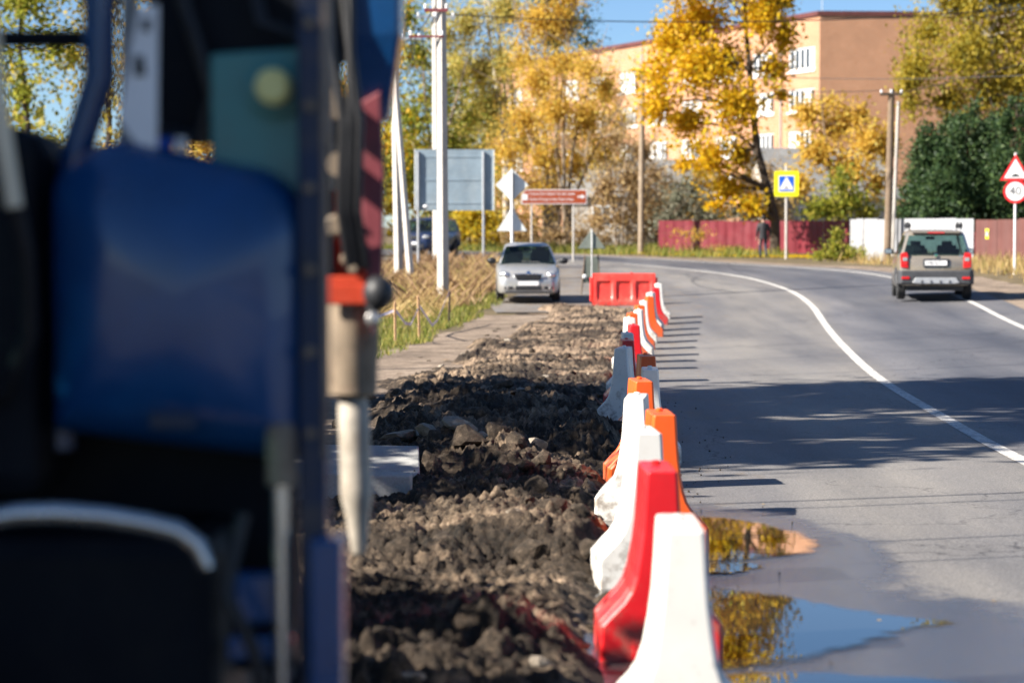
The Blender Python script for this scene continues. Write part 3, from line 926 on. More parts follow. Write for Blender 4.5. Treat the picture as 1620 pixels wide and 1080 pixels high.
# boom rising from the body and stick down to the breaker
part('boom', MB().loft([[Vector((cx + sx * hw, cy, cz + sz * hh)) for sx, sz in ((-1, -1), (1, -1), (1, 1), (-1, 1))] for cx, cy, cz, hw, hh in
                        ((-.85, 5.4, 2.45, .12, .2), (-.80, 5.7, 3.0, .12, .2), (-.62, 6.4, 3.35, .10, .17), (-.46, 7.0, 3.3, .085, .15))]), M['mblue'], bevel=.01)
part('stick', MB().loft([[Vector((cx + sx * hw, cy + sy * hd, cz)) for sx, sy in ((-1, -1), (1, -1), (1, 1), (-1, 1))] for cx, cy, cz, hw, hd in
                         ((-.40, 7.0, 3.4, .075, .14), (-.395, 7.0, 2.6, .08, .14), (-.395, 7.0, 2.3, .078, .12), (-.405, 7.0, 2.06, .05, .07))]), M['mblue'], bevel=.012)
part('stick_cylinder', MB().tube([(-.50, 6.86, 3.2), (-.50, 6.88, 2.22)], .035, 12).tube([(-.50, 6.88, 2.24), (-.50, 6.9, 1.86)], .018, 12), M['mdark'], True)
part('cylinder_eye', MB().lathe([(.045, -.03), (.045, .03)], (-.51, 6.82, 2.1), (0, 1, 0), 16), M['mbrown'], True)
part('cylinder_eye', MB().lathe([(.035, -.03), (.035, .03)], (-.485, 6.82, 1.93), (0, 1, 0), 16), M['mbrown'], True)
for k, (x0, x1) in enumerate(((-.53, -.47), (-.46, -.45), (-.48, -.425))):
    part('hose', MB().tube([(x0, 6.8, 2.9), (x0 + .01, 6.78, 2.4), (x1, 6.76, 2.05), (x1 - .01, 6.8, 1.8), (x1 + .01, 6.86, 1.64)], .014, 8), M['hose'], True)
part('side_cheek', MB().prism([(-.445, 2.10), (-.372, 2.14), (-.362, 1.9), (-.368, 1.62), (-.395, 1.45), (-.412, 1.6), (-.425, 1.8)], (0, 6.86, 0), (1, 0, 0), (0, 0, 1), (0, .05, 0)), M['mplum'], bevel=.006)
part('side_cheek', MB().prism([(-.55, 2.05), (-.52, 2.06), (-.515, 1.62), (-.545, 1.6)], (0, 6.9, 0), (1, 0, 0), (0, 0, 1), (0, .2, 0)), M['mdark'], bevel=.006)
part('back_plate', MB().box((-.46, 7.06, 1.84), (.15, .03, .5)), M['mred'], bevel=.006)
part('lower_bracket', MB().box((-.462, 6.98, 1.605), (.165, .2, .022)).box((-.462, 6.885, 1.565), (.16, .014, .06)), M['mred'], bevel=.004)
for k, (x, z, r) in enumerate(((-.50, 1.76, .032), (-.468, 1.665, .018), (-.436, 1.68, .02), (-.45, 1.64, .016))):
    part('bolt', MB().lathe([(r, 0), (r, .03), (r * .7, .036)], (x, 6.88, z), (0, -1, 0), 12), M['mbrown'])
for z in (1.79, 1.745, 1.72):
    part('grease_nipple', MB().ell((-.473, 6.84, z), (.009, .009, .009)), M['chrome'], True)
part('accumulator', MB().ell((-.375, 6.8, 1.57), (.045, .05, .05)).lathe([(.02, 0), (.02, .06)], (-.39, 6.8, 1.50), (0, 0, 1), 10), M['blackpl'], True)
part('pipe_fitting', MB().lathe([(.02, 0), (.02, .05), (.012, .055)], (-.385, 6.74, 1.50), (0, -1, 0), 12), M['mrod'], True)
part('breaker_housing', MB().lathe([(.06, 0), (.072, .012), (.074, .10), (.078, .12), (.078, .30), (.07, .31)], (-.462, 6.98, 1.265), (0, 0, 1), 24), M['mbrown'], True)
part('housing_collar', MB().lathe([(.062, 0), (.07, .015), (.07, .05), (.06, .06)], (-.462, 6.98, 1.535), (0, 0, 1), 24), M['mdark'], True)
part('breaker_chisel', MB().lathe([(.006, 0), (.02, .012), (.026, .05), (.034, .12), (.046, .17), (.047, .2), (.045, .22), (.046, .30), (.0455, .44), (.041, .452), (.041, .5)], (-.444, 6.98, .80), (-.035, 0, 1), 20), M['mchisel'], True)

# ------------------------------------------------------------------ cars
def make_car(name, label, loc, rz, p, paintm, group=None):
    t = thing(name, label, 'car', loc, rz, group)
    Wd, Ln, Ht = p['W'] / 2, p['L'] / 2, p['H']
    wr, fa, ra = p['wr'], p['fa'], p['ra']
    rings = []
    for y, wf, zb, zt in p['st']:
        w_ = Wd * wf
        for ya_ in (fa, ra):
            if abs(y - ya_) < wr + .06:
                zb = max(zb, wr + math.sqrt(max(0, (wr + .06) ** 2 - (y - ya_) ** 2)))
        zb = min(zb, zt - .12)
        hh = zt - zb
        half = [(w_ * .80, zb - .0), (w_ * .955, zb + .03), (w_, zb + .10 * hh + .04), (w_ * 1.0, zb + .45 * hh), (w_ * .985, zb + .75 * hh), (w_ * .94, zt - .035), (w_ * .84, zt - .004), (w_ * .45, zt + .022)]
        rings.append([Vector((a, y, z)) for a, z in half] + [Vector((-a, y, z)) for a, z in half[::-1]])
    body = MB().loft(rings).build('car_body', paintm, t, True)
    # cabin
    def ring(z, yf, yr, w_, pw):
        yb = p['yb']
        r = [(-w_ + pw, yf), (w_ - pw, yf), (w_, yf - .10), (w_, yb + .04), (w_, yb - .04), (w_, yr + .12), (w_ - pw, yr), (-w_ + pw, yr), (-w_, yr + .12), (-w_, yb - .04), (-w_, yb + .04), (-w_, yf - .10)]
        return [Vector((a, b_, z + (.012 if abs(a) < w_ - .01 and b_ == yf else 0))) for a, b_ in r]
    cs = p['cab']
    rg = [ring(*c) for c in cs]
    fr = MB()
    fr.v = [tuple(v) for r in rg for v in r]
    names = {0: 'windscreen', 2: 'side_window', 4: 'side_window', 6: 'rear_window', 8: 'side_window', 10: 'side_window'}
    n = 12
    for i in range(len(rg) - 1):
        for k in range(n):
            q = (i * n + k, i * n + (k + 1) % n, (i + 1) * n + (k + 1) % n, (i + 1) * n + k)
            if i == 0 and k in names:
                continue
            fr.f.append(q); fr.m.append(0)
    e = (len(rg) - 1) * n
    fr.f.append(tuple(e + k for k in range(n))); fr.m.append(0)
    roof = fr.build('roof', paintm, t, True)
    for k, nm in names.items():
        a, b_, c, d = rg[0][k], rg[0][(k + 1) % n], rg[1][(k + 1) % n], rg[1][k]
        cen = (a + b_ + c + d) / 4
        MB().add([cen + (q - cen) * 1.0 for q in (a, b_, c, d)], [(0, 1, 2, 3)]).build(nm, M['glass'], t)
        # black seal
    # interior
    it = MB()
    for sx in (-1, 1):
        it.box((sx * Wd * .43, p['yb'] - .05, 1.0), (.48, .14, .62), (-.2, 0, 0)).box((sx * Wd * .43, p['yb'] - .14, 1.33), (.26, .1, .17))
        it.box((sx * Wd * .43, p['yb'] - .95, .98), (.5, .14, .5), (-.2, 0, 0)).box((sx * Wd * .43, p['yb'] - 1.03, 1.22), (.24, .09, .14))
    tag(it.build('seats', M['seat'], t, bevel=.03), kind='stuff')
    MB().box((0, cs[0][1] - .32, cs[0][0] - .02), (Wd * 1.6, .5, .12)).build('dashboard', M['seat'], t, bevel=.03)
    MB().lathe([(.18, -.015), (.19, 0), (.18, .015)], (Wd * p.get('wheelside', .43), cs[0][1] - .62, cs[0][0] + .06), (0, -1, .4), 20, caps=False).build('steering_wheel', M['seat'], t)
    MB().box((0, cs[1][1] - .05, cs[1][0] - .07), (.22, .03, .07)).build('inner_mirror', M['seat'], t, bevel=.01)
    # mirrors
    for sx in (-1, 1):
        mr = MB().ell((sx * (Wd + .11), cs[0][1] - .22, cs[0][0] + .08), (.12, .07, .085)).build('door_mirror', p.get('mirm', M['blackpl']), t, True)
        MB().box((sx * (Wd + .11), cs[0][1] - .285, cs[0][0] + .08), (.17, .012, .11)).build('mirror_glass', M['chrome'], mr, bevel=.02)
        MB().box((sx * (Wd - .01), cs[0][1] - .2, cs[0][0] + .03), (.12, .05, .03)).build('mirror_stalk', M['blackpl'], mr)
    for sx in (-1, 1):
        for yw in (fa, ra):
            wh = bpy.data.objects.new('wheel', None); link(wh, t)
            o = Vector((sx * (Wd - .105), yw, wr)); ax = (sx, 0, 0)
            MB().lathe([(wr * .62, -.1), (wr * .9, -.105), (wr, -.07), (wr, .07), (wr * .9, .1), (wr * .64, .1)], o, ax, 28).build('tyre', M['rubber'], wh, True)
            rm = MB().lathe([(wr * .64, .06), (wr * .6, .09), (wr * .55, .04), (wr * .2, .03), (wr * .12, .06)], o, ax, 24)
            for k in range(5):
                a = 2 * math.pi * k / 5
                rm.tube([o + Vector((sx * .06, math.cos(a) * wr * .1, math.sin(a) * wr * .1)), o + Vector((sx * .075, math.cos(a) * wr * .6, math.sin(a) * wr * .6))], .03, 6)
            rm.build('rim', M['steel'], wh, True)
    MB().box((0, 0, .30), (Wd * 1.5, Ln * 1.7, .16)).build('underbody', M['blackpl'], t)
    return t


HATCH = dict(W=1.65, L=3.99, H=1.5, wr=.30, fa=1.22, ra=-1.24, yb=-.1,
             st=[(-1.99, .80, .36, .80), (-1.93, .93, .30, .95), (-1.7, .985, .24, .99), (-1.45, 1, .22, .99), (-1.24, 1, .22, .985), (-1.0, 1, .22, .98), (-.6, 1, .2, .975), (0, 1, .2, .965), (.5, 1, .2, .955), (.85, 1, .2, .95),
                 (1.0, 1, .2, .94), (1.22, .99, .2, .90), (1.45, .975, .2, .86), (1.62, .955, .2, .825), (1.78, .925, .2, .78), (1.88, .87, .2, .73), (1.95, .80, .22, .66), (1.99, .70, .28, .56)],
             cab=[(.955, .98, -1.93, .755, .05), (1.395, .30, -1.72, .60, .05), (1.46, .12, -1.60, .55, .05), (1.49, -.15, -1.35, .44, .05)])
hb = make_car('parked_car', 'silver hatchback facing the camera on the dirt beside the dug strip', gp(.40, 63.6), R(180) + .01, HATCH, M['silver'])
for sx in (-1, 1):
    hl = MB().ell((sx * .59, 1.84, .685), (.17, .14, .10), 16, 10, rot=(0, sx * -.25, sx * -.45)).build('headlight', M['lens'], hb, True)
    MB().ell((sx * .575, 1.965, .685), (.05, .03, .05)).build('bulb_reflector', M['chrome'], hl, True)
    MB().box((sx * .51, 1.985, .36), (.22, .04, .075), (0, 0, sx * -.18)).build('fog_intake', M['blackpl'], hb, bevel=.015)
    MB().lathe([(.04, 0), (.035, .02)], (sx * .54, 2.0, .36), (0, 1, 0), 12).build('fog_lamp', M['lens'], hb, True)
gr = MB().prism([(-.36, .07), (.36, .07), (.29, -.08), (-.29, -.08)], (0, 2.0, .63), (1, 0, 0), (0, 0, 1), (0, .02, 0)).build('grille', M['blackpl'], hb, bevel=.02)
for k in range(13):
    MB().box((-.27 + k * .045, 2.022, .63), (.010, .012, .13)).build('grille_bar', M['darkgrey'], gr)
MB().tube([(-.36, 2.01, .63), (-.36, 2.01, .70), (-.2, 2.02, .712), (.2, 2.02, .712), (.36, 2.01, .70), (.36, 2.01, .63)], .016, 8).build('grille_trim', M['chrome'], gr, True)
em = MB().lathe([(.055, 0), (.055, .02), (.04, .025)], (0, 1.99, .735), (0, 1, .2), 18).build('emblem', M['chrome'], hb, True)
MB().box((0, 2.005, .475), (.52, .012, .112)).build('number_plate', M['plate'], hb)
MB().box((0, 1.995, .355), (.66, .05, .10)).build('lower_intake', M['blackpl'], hb, bevel=.015)
MB().box((0, 1.965, .255), (1.2, .08, .05)).build('bumper_lip', M['darkgrey'], hb, bevel=.015)
for sx in (-1, 1):
    MB().tube([(sx * .3, 1.25, 1.0), (sx * -.15, 1.02, 1.02)], .008, 6).build('wiper', M['blackpl'], hb)

SUVP = dict(W=1.80, L=4.22, H=1.69, wr=.335, fa=1.3, ra=-1.28, yb=.05, wheelside=-.43,
            st=[(-2.11, .88, .44, .98), (-2.06, .955, .38, 1.06), (-1.9, .985, .34, 1.09), (-1.6, 1, .3, 1.09), (-1.28, 1, .28, 1.085), (-.95, 1, .28, 1.08), (-.5, 1, .27, 1.075), (0, 1, .27, 1.07), (.5, 1, .27, 1.065), (.9, 1, .27, 1.06),
                (1.1, 1, .27, 1.05), (1.3, .99, .27, 1.03), (1.55, .975, .27, 1.0), (1.8, .95, .27, .96), (1.98, .9, .28, .88), (2.08, .82, .3, .76), (2.11, .72, .34, .66)],
            cab=[(1.07, 1.0, -2.07, .845, .06), (1.555, .42, -1.93, .70, .06), (1.64, .2, -1.86, .655, .06), (1.68, -.1, -1.7, .56, .06)])
yc = make_car('moving_car', 'bronze compact SUV driving away in the right lane', gp(10.44, 60.3), R(-6.5), SUVP, M['bronze'])
YB = -2.11
MB().loft([[Vector((sx, y, z)) for sx, z in ((-hw, z0), (hw, z0), (hw, z1), (-hw, z1))] for y, hw, z0, z1 in ((YB + .30, .905, .40, .72), (YB + .05, .885, .38, .725), (YB - .03, .82, .40, .71))]).build('rear_bumper', M['darkgrey'], yc, bevel=.03)
MB().prism([(-.56, 0), (-.48, .125), (.48, .125), (.56, 0), (.45, -.02), (-.45, -.02)], (0, YB - .055, .42), (1, 0, 0), (0, 0, 1), (0, .03, 0)).build('skid_plate', M['steel'], yc, bevel=.01)
for k in range(4):
    MB().box((-.33 + .22 * k, YB - .06, .45), (.04, .02, .05)).build('skid_slot', M['darkgrey'], yc)
for sx in (-1, 1):
    tl = MB().prism([(-.095, -.19), (.085, -.17), (.095, .15), (.04, .19), (-.07, .19), (-.095, .1)], (sx * .75, YB - .03, .955), (sx, 0, 0), (0, 0, 1), (0, .12, 0)).build('tail_light', M['redlens'], yc, bevel=.015)
    MB().box((sx * .735, YB - .036, .985), (.11, .014, .085)).build('reverse_lens', M['lens'], tl, bevel=.01)
    MB().box((sx * .735, YB - .036, .885), (.08, .01, .03)).build('light_band', M['s_red'], tl)
    MB().box((sx * .72, YB - .045, .535), (.19, .02, .06)).build('rear_reflector', M['redlens'], yc, bevel=.01)
    MB().tube([(sx * .62, -1.75, 1.70), (sx * .62, -1.6, 1.735), (sx * .62, -.2, 1.745), (sx * .62, .1, 1.70)], .016, 8).build('roof_rail', M['blackpl'], yc, True)
    for yy_ in (-1.45, -.35):
        MB().box((sx * .62, yy_, 1.79), (.10, .12, .10)).box((sx * .63, yy_, 1.85), (.05, .08, .06)).build('rack_clamp', M['blackpl'], yc, bevel=.02)
    MB().tube([(sx * .905, -.90, .38), (sx * .915, -.96, .60), (sx * .915, -1.28, .745), (sx * .915, -1.6, .60), (sx * .905, -1.66, .38)], .03, 8).build('arch_trim', M['darkgrey'], yc, True)
MB().box((0, -1.97, 1.635), (1.15, .16, .05)).build('roof_spoiler', M['bronze'], yc, bevel=.015)
MB().box((0, -2.06, 1.625), (.40, .02, .03)).build('high_brake_light', M['redlens'], yc)
pr = MB().box((0, YB - .012, .90), (.62, .05, .20)).build('plate_recess', M['darkgrey'], yc, bevel=.02)
npl = MB().box((0, YB - .045, .895), (.52, .012, .112)).build('number_plate', M['plate'], yc)
text_obj('plate_text', 'X967AT', .10, M['ink'], npl, (-.06, YB - .053, .895), (R(90), 0, 0), depth=.001)
em = MB().lathe([(.045, 0), (.045, .015), (.036, .02)], (0, YB - .005, 1.075), (0, -1, 0), 18).build('emblem', M['chrome'], yc, True)
MB().lathe([(.03, 0), (.03, .004)], (0, YB - .026, 1.075), (0, -1, 0), 14).build('emblem_disc', M['emblem'], em)
MB().tube([(-.35, -2.07, 1.10), (.05, -2.05, 1.15)], .008, 6).build('rear_wiper', M['blackpl'], yc)
MB().tube([(0, -1.6, 1.68), (0, -1.75, 1.95)], .005, 6).build('aerial', M['blackpl'], yc)
MB().box((.62, YB - .02, 1.06), (.16, .006, .03)).build('model_badge', M['chrome'], yc)

su = make_car('oncoming_car', 'navy SUV coming round the bend, half hidden by the concrete pole', gp(-3.75, 107.5), R(180 - 18), SUVP, M['navy'])
for sx in (-1, 1):
    hl = MB().ell((sx * .66, 2.0, .82), (.19, .12, .10), 14, 8).build('headlight', M['lens'], su, True)
MB().box((0, 2.1, .80), (.8, .06, .16)).build('grille', M['blackpl'], su, bevel=.02)
MB().box((0, 2.125, .56), (.52, .012, .112)).build('number_plate', M['plate'], su)
MB().box((0, 2.10, .42), (1.2, .06, .14)).build('lower_intake', M['blackpl'], su, bevel=.02)

# ------------------------------------------------------------------ brick block of flats
def brickmat():
    m, nt, b = mat_new('orange_brick')
    tc = nt.nodes.new('ShaderNodeTexCoord')
    br = nt.nodes.new('ShaderNodeTexBrick')
    br.inputs['Scale'].default_value = 1.0
    br.inputs['Brick Width'].default_value = .25; br.inputs['Row Height'].default_value = .075; br.inputs['Mortar Size'].default_value = .006
    br.inputs['Color1'].default_value = (.46, .225, .12, 1); br.inputs['Color2'].default_value = (.40, .19, .10, 1); br.inputs['Mortar'].default_value = (.52, .40, .30, 1)
    # run bricks along the wall: project on local x+y and z
    mp = nt.nodes.new('ShaderNodeSeparateXYZ'); nt.links.new(tc.outputs['Object'], mp.inputs[0])
    ad = nt.nodes.new('ShaderNodeMath'); nt.links.new(mp.outputs[0], ad.inputs[0]); nt.links.new(mp.outputs[1], ad.inputs[1])
    cb = nt.nodes.new('ShaderNodeCombineXYZ'); nt.links.new(ad.outputs[0], cb.inputs[0]); nt.links.new(mp.outputs[2], cb.inputs[1])
    nt.links.new(cb.outputs[0], br.inputs['Vector'])
    f = noise(nt, .5, 6, .7)
    c = mixc(nt, 1.0, br.outputs['Color'], ramp(nt, f, [(.3, (.86, .84, .82)), (.7, (1.1, 1.08, 1.05))]), 'MULTIPLY')
    nt.links.new(c, b.inputs['Base Color']); b.inputs['Roughness'].default_value = .9
    return m


M['brick'] = brickmat()
M['pinkwash'] = soil('pink_plaster', (.52, .33, .24), (.60, .40, .30), (.68, .47, .36), .3, .002)
M['cornice'] = paint('cornice_metal', (.14, .045, .04), .6, .2, .3, 3)
M['upvc'] = paint('white_upvc', (.80, .80, .79), .4, vary=.04)
M['curtain'] = paint('net_curtain', (.55, .53, .48), .8, vary=.2)
M['pane'] = glassmat('window_pane', (.3, .35, .38), .03, .25, (.05, .065, .08))
BA = Vector((21.8, 172, 0)); BD = Vector((-.378, .926, 0)).normalized(); BP = Vector((.926, .378, 0)).normalized()
bl = thing('apartment_building', 'orange brick block of flats behind the golden trees', 'building', (BA.x, BA.y, .6), math.atan2(BD.y, BD.x))
# local frame: +x runs along the long face (away), -y is ... BP lies at local (cos, sin)
LP = Matrix.Rotation(-math.atan2(BD.y, BD.x), 3, 'Z') @ BP   # gable direction in local axes
gy = LP.y   # about -1
HB = 16.4
LEN = 62.0; DEP = 15.0
win_rows = [1.1, 4.1, 7.1, 10.15, 12.75]
rows = [(3.6, 5.2), (6.6, 8.2), (9.6, 11.2), (12.5, 14.15)]
bays = [(.7, 4.6), (6.8, 10.2), (12.5, 16.2), (18.6, 22.2), (24.6, 28.2), (30.4, 34.0), (36.6, 40.2), (42.2, 45.8), (49.0, 52.6), (55, 58.6)]
wall = MB()
# long face (local y = 0, outward normal +y since gable runs to -y) built as piers and spandrels so windows are real openings
T = .35
sy = -gy
def yb0(a): return a * gy
xs_ = [0] + [v for bb in bays for v in bb] + [LEN]
for i in range(0, len(xs_), 2):
    x0, x1 = xs_[i], xs_[i + 1]
    wall.box(((x0 + x1) / 2, yb0(T / 2), HB / 2), (x1 - x0, T, HB))
zz = [0] + [v for r_ in rows for v in r_] + [HB]
for (x0, x1) in bays:
    for j in range(0, len(zz), 2):
        wall.box(((x0 + x1) / 2, yb0(T / 2 + .004), (zz[j] + zz[j + 1]) / 2), (x1 - x0, T - .008, zz[j + 1] - zz[j]))
wall.box((LEN - T / 2, yb0(T + (DEP - T) / 2), HB / 2), (T, DEP - T, HB))
wall.box((LEN / 2, yb0(DEP - .1), HB / 2), (LEN - 1, .2, HB))
wall.build('brick_wall', M['brick'], bl)
ga = math.atan2(.06, 1.0) - math.atan2(BD.y, BD.x)
gw = MB().box((DEP / 2, .16, HB / 2), (DEP, .32, HB)).build('gable_wall', M['brick'], bl); gw.rotation_euler = (0, 0, ga); gw.location = (.01, .0, 0)
gc = MB().box((DEP / 2, .14, HB - .02), (DEP + .2, .44, .316)).build('cornice', M['cornice'], bl); gc.rotation_euler = (0, 0, ga)
MB().box((LEN / 2, yb0(DEP / 2), HB + .05), (LEN - .3, DEP - .3, .1)).build('flat_roof', M['concrete'], bl)
for c, d in (((LEN / 2 + .1, yb0(-.02), HB - .02), (LEN + .1, .26, .32)),):
    MB().box(c, d).build('cornice', M['cornice'], bl)
MB().box((LEN / 2, yb0(DEP / 2), 3.0), (LEN - 2, DEP - 3, .2)).box((LEN / 2, yb0(DEP / 2), 9), (LEN - 2, DEP - 6, 12)).build('inner_core', M['concrete'], bl)
for (x0, x1) in bays:
    for (z0, z1) in rows:
        wd = MB(); cx = (x0 + x1) / 2; yy_ = yb0(.14)
        n = 5
        fw = .13
        wd.box((cx, yy_, z0 + fw / 2), (x1 - x0, .1, fw)).box((cx, yy_, z1 - fw / 2), (x1 - x0, .1, fw))
        for k in range(n + 1):
            xx = x0 + fw / 2 + (x1 - x0 - fw) * k / n
            wd.box((xx, yy_, (z0 + z1) / 2), (fw * 1.5, .096, z1 - z0 - 2 * fw))
        wd.box((cx, yb0(-.04), z0 - .10), (x1 - x0 + .16, .10, .12))
        fr = wd.build('window', M['upvc'], bl)
        for k in range(n):
            xa = x0 + (x1 - x0 - fw) * k / n + fw * 1.25; xb = x0 + (x1 - x0 - fw) * (k + 1) / n - fw * .25
            MB().box(((xa + xb) / 2, yb0(.15), (z0 + z1) / 2), (xb - xa, .02, z1 - z0 - 2 * fw)).build('pane', M['curtain'] if rnd.random() < .3 else M['pane'], fr)
for xd in (5.6, 17.4, 29.3, 41.2):
    MB().tube([(xd, yb0(-.08), .3), (xd, yb0(-.08), HB - .3)], .06, 8).build('drain_pipe', M['steel'], bl)
MB().tube([(5, yb0(3), HB), (5, yb0(3), HB + 3)], .03, 6).tube([(5, yb0(2.5), HB + 2.6), (5, yb0(3.5), HB + 2.6)], .02, 6).build('aerial', M['steel'], bl)

# small houses behind the fences
M['slate'] = soil('grey_slate', (.14, .14, .14), (.21, .21, .205), (.29, .285, .275), .6, .01)
M['wallgrey'] = soil('grey_render', (.33, .30, .27), (.44, .41, .37), (.52, .49, .45), .4, .004)


def house(label, c, w_, d, h, ridge, rz, wm, rm):
    o = thing('house', label, 'house', c, rz)
    MB().box((0, 0, h / 2), (w_, d, h)).build('wall', wm, o)
    MB().prism([(-d / 2, 0), (d / 2, 0), (0, ridge - h)], (-w_ / 2 + .02, 0, h), (0, 1, 0), (0, 0, 1), (w_ - .04, 0, 0)).build('gable', wm, o)
    for s_ in (-1, 1):
        MB().add([(-w_ / 2 - .3, s_ * (d / 2 + .35), h - .22), (w_ / 2 + .3, s_ * (d / 2 + .35), h - .22), (w_ / 2 + .3, 0, ridge + .06), (-w_ / 2 - .3, 0, ridge + .06),
                  (-w_ / 2 - .3, s_ * (d / 2 + .35), h - .32), (w_ / 2 + .3, s_ * (d / 2 + .35), h - .32), (w_ / 2 + .3, 0, ridge - .04), (-w_ / 2 - .3, 0, ridge - .04)],
                 [(0, 1, 2, 3), (7, 6, 5, 4), (0, 4, 5, 1), (1, 5, 6, 2), (2, 6, 7, 3), (3, 7, 4, 0)]).build('roof_slope', rm, o)
    for sx in (-.25, .25):
        wn_ = MB().box((sx * w_, -d / 2 - .02, h * .55), (1.2, .06, 1.3)).build('window', M['upvc'], o)
        for k in (-1, 1):
            MB().box((sx * w_ + k * .28, -d / 2 - .055, h * .55), (.48, .012, 1.1)).build('pane', M['pane'], wn_)
    return o


house('low house with grey slate roof behind the red fence', gp(17.6, 140), 7, 6.5, 3.0, 5.6, .25, M['wallgrey'], M['slate'])
house('grey roofed shed half hidden by bare shrubs', gp(8.0, 150), 9, 6, 3.2, 5.2, -.1, M['wallgrey'], M['slate'])

# ------------------------------------------------------------------ fences
M['fred'] = paint('red_sheet', (.16, .008, .018), .5, .1, .25, 1.2, dirt=(.20, .06, .07, .6))
M['fwhite'] = paint('white_sheet', (.36, .37, .39), .5, .1, .08, 1.2, dirt=(.45, .44, .42, .5))
M['fbrown'] = paint('brown_sheet', (.13, .048, .04), .55, .1, .15, 1.2)


def fence(name, label, pts, h, mat, pw, postm):
    root = thing(name, label, 'fence', gp(*pts[0]))
    O = Vector(root.location)
    pts = [Vector((a, b_, 0)) for a, b_ in pts]
    for a, b_ in zip(pts[:-1], pts[1:]):
        d = b_ - a; n = max(1, round(d.length / pw)); u = d.normalized(); nrm = Vector((u.y, -u.x, 0))
        for k in range(n):
            p0 = a + d * (k / n); p1 = a + d * ((k + 1) / n)
            ln = (p1 - p0).length - .012
            zg = min(float(gz(p0.x, p0.y)), float(gz(p1.x, p1.y)))
            nn = max(4, int(ln / .1)); prof = []
            jit = rnd.uniform(-.015, .015)
            for q in range(nn):
                off = .018 if (q // 2) % 2 else 0
                prof.append(p0 + u * (ln * q / (nn - 1)) + nrm * (off + jit))
            hh = h + rnd.uniform(-.025, .025)
            mb = MB()
            mb.loft([[Vector((q.x, q.y, zg + z)) - O for q in prof] + [Vector((q.x - nrm.x * .006, q.y - nrm.y * .006, zg + z)) - O for q in prof[::-1]] for z in (.03, hh)])
            mb.build('panel', mat, root)
            pq = p0 - nrm * .05
            MB().box(Vector((pq.x, pq.y, zg + hh / 2 - .02)) - O, (.06, .06, hh - .04)).build('post', postm, root)
    return root


fence('red_fence', 'dark red corrugated metal fence behind the walker', [(7.0, 115.5), (13.2, 112), (18.5, 106), (20, 100)], 1.52, M['fred'], 1.6, M['fred'])
fence('white_fence', 'white corrugated metal fence between the red and the brown fence', [(13.9, 99.5), (14.6, 93), (16.9, 88.6)], 1.66, M['fwhite'], 1.1, M['steel'])
fence('brown_fence', 'brown metal fence at the right edge beyond the SUV', [(16.95, 88.5), (24, 80.5)], 1.62, M['fbrown'], 1.0, M['fbrown'])
b0 = MB().box((0, 0, 0), (.13, .03, .36)).build('notice_plate', M['s_yellow'], None, bevel=.01)
MB().box((0, -.017, 0), (.10, .006, .16)).build('blue_panel', M['billback'], b0)
b0.location = at(1561, 370, 86.2); b0.rotation_euler = (0, 0, R(-42)); tag(b0, 'small yellow and blue plate fixed to the brown fence', 'plate')

# ------------------------------------------------------------------ poles, lamps, wires
def pole(name, label, base, top, r0, r1, mat, n=8):
    o = thing(name, label, 'pole', base)
    B = Vector(base)
    MB().tube([(0, 0, -.2), Vector(top) - B], [r0, r1], n).build('shaft', mat, o, n > 8)
    return o, B


def arm(o, B, c, d, rz, mat, ins=2):
    a = MB().box((0, 0, 0), d).build('cross_arm', mat, o, loc=Vector(c) - B); a.rotation_euler = (0, 0, rz)
    for k in range(ins):
        x = -d[0] * .45 + d[0] * .9 * k / max(1, ins - 1)
        MB().lathe([(.035, 0), (.05, .02), (.03, .05), (.05, .07), (.03, .12)], (x, 0, d[2] / 2), (0, 0, 1), 10).build('insulator', M['plate'], a, True)


bA = gp(-1.78, 62.5)
pA, B = pole('utility_pole', 'pale square concrete pole rising through the dry grass', bA, (-1.82, 62.5, 10.2), .155, .105, M['concrete'], 4)
arm(pA, B, (-1.95, 62.4, 7.35), (.6, .08, .08), 0, M['mplum'], 2)
arm(pA, B, (-2.2, 62.4, 6.68), (.9, .05, .05), 0, M['mplum'], 2)
pB, B = pole('utility_pole', 'second concrete pole standing right behind the first one', gp(-2.72, 88), (-2.78, 88, 11.0), .165, .12, M['concrete'], 4)
arm(pB, B, (-2.76, 87.9, 9.4), (1.4, .08, .08), 0, M['steel'], 3)
bC = gp(-3.5, 75)
pC, B = pole('utility_pole', 'concrete pole beside the excavator arm, braced by a leaning strut', bC, (-3.66, 75, 7.95), .15, .11, M['concrete'], 4)
MB().tube([Vector((-3.63, 74.9, 6.6)) - B, gp(-3.05, 73.0) - B], [.10, .13], 6).build('strut', M['concrete'], pC)
arm(pC, B, (-3.4, 74.9, 7.6), (1.2, .07, .07), 0, M['steel'], 3)
bW = gp(14.3, 92.2)
pW, B = pole('utility_pole', 'weathered wooden pole by the white fence with a short cross arm', bW, (14.42, 92.2, 7.05), .15, .12, M['twig'], 10)
arm(pW, B, (14.4, 92.1, 6.85), (.85, .1, .1), 0, M['bark'], 3)
pW2, B = pole('utility_pole', 'thin pale post leaning against the wooden pole', gp(14.55, 92.6), (14.75, 92.6, 6.6), .07, .06, M['concrete'], 8)
pM, B = pole('utility_pole', 'grey pole standing left of the golden maple', gp(6.05, 113.5), (6.1, 113.5, 9.4), .15, .12, M['palebark'], 10)
arm(pM, B, (6.1, 113.4, 9.1), (1.0, .1, .1), 0, M['bark'], 2)


def cable(label, a, b_, sag, r=.012):
    a = Vector(a); b_ = Vector(b_); pts = []
    for k in range(25):
        t = k / 24
        p = a.lerp(b_, t); p.z -= sag * 4 * t * (1 - t); pts.append(p)
    o = MB().tube(pts, r, 6).build('overhead_cable', M['hose'], None)
    return tag(o, label, 'cable', 'overhead cables')


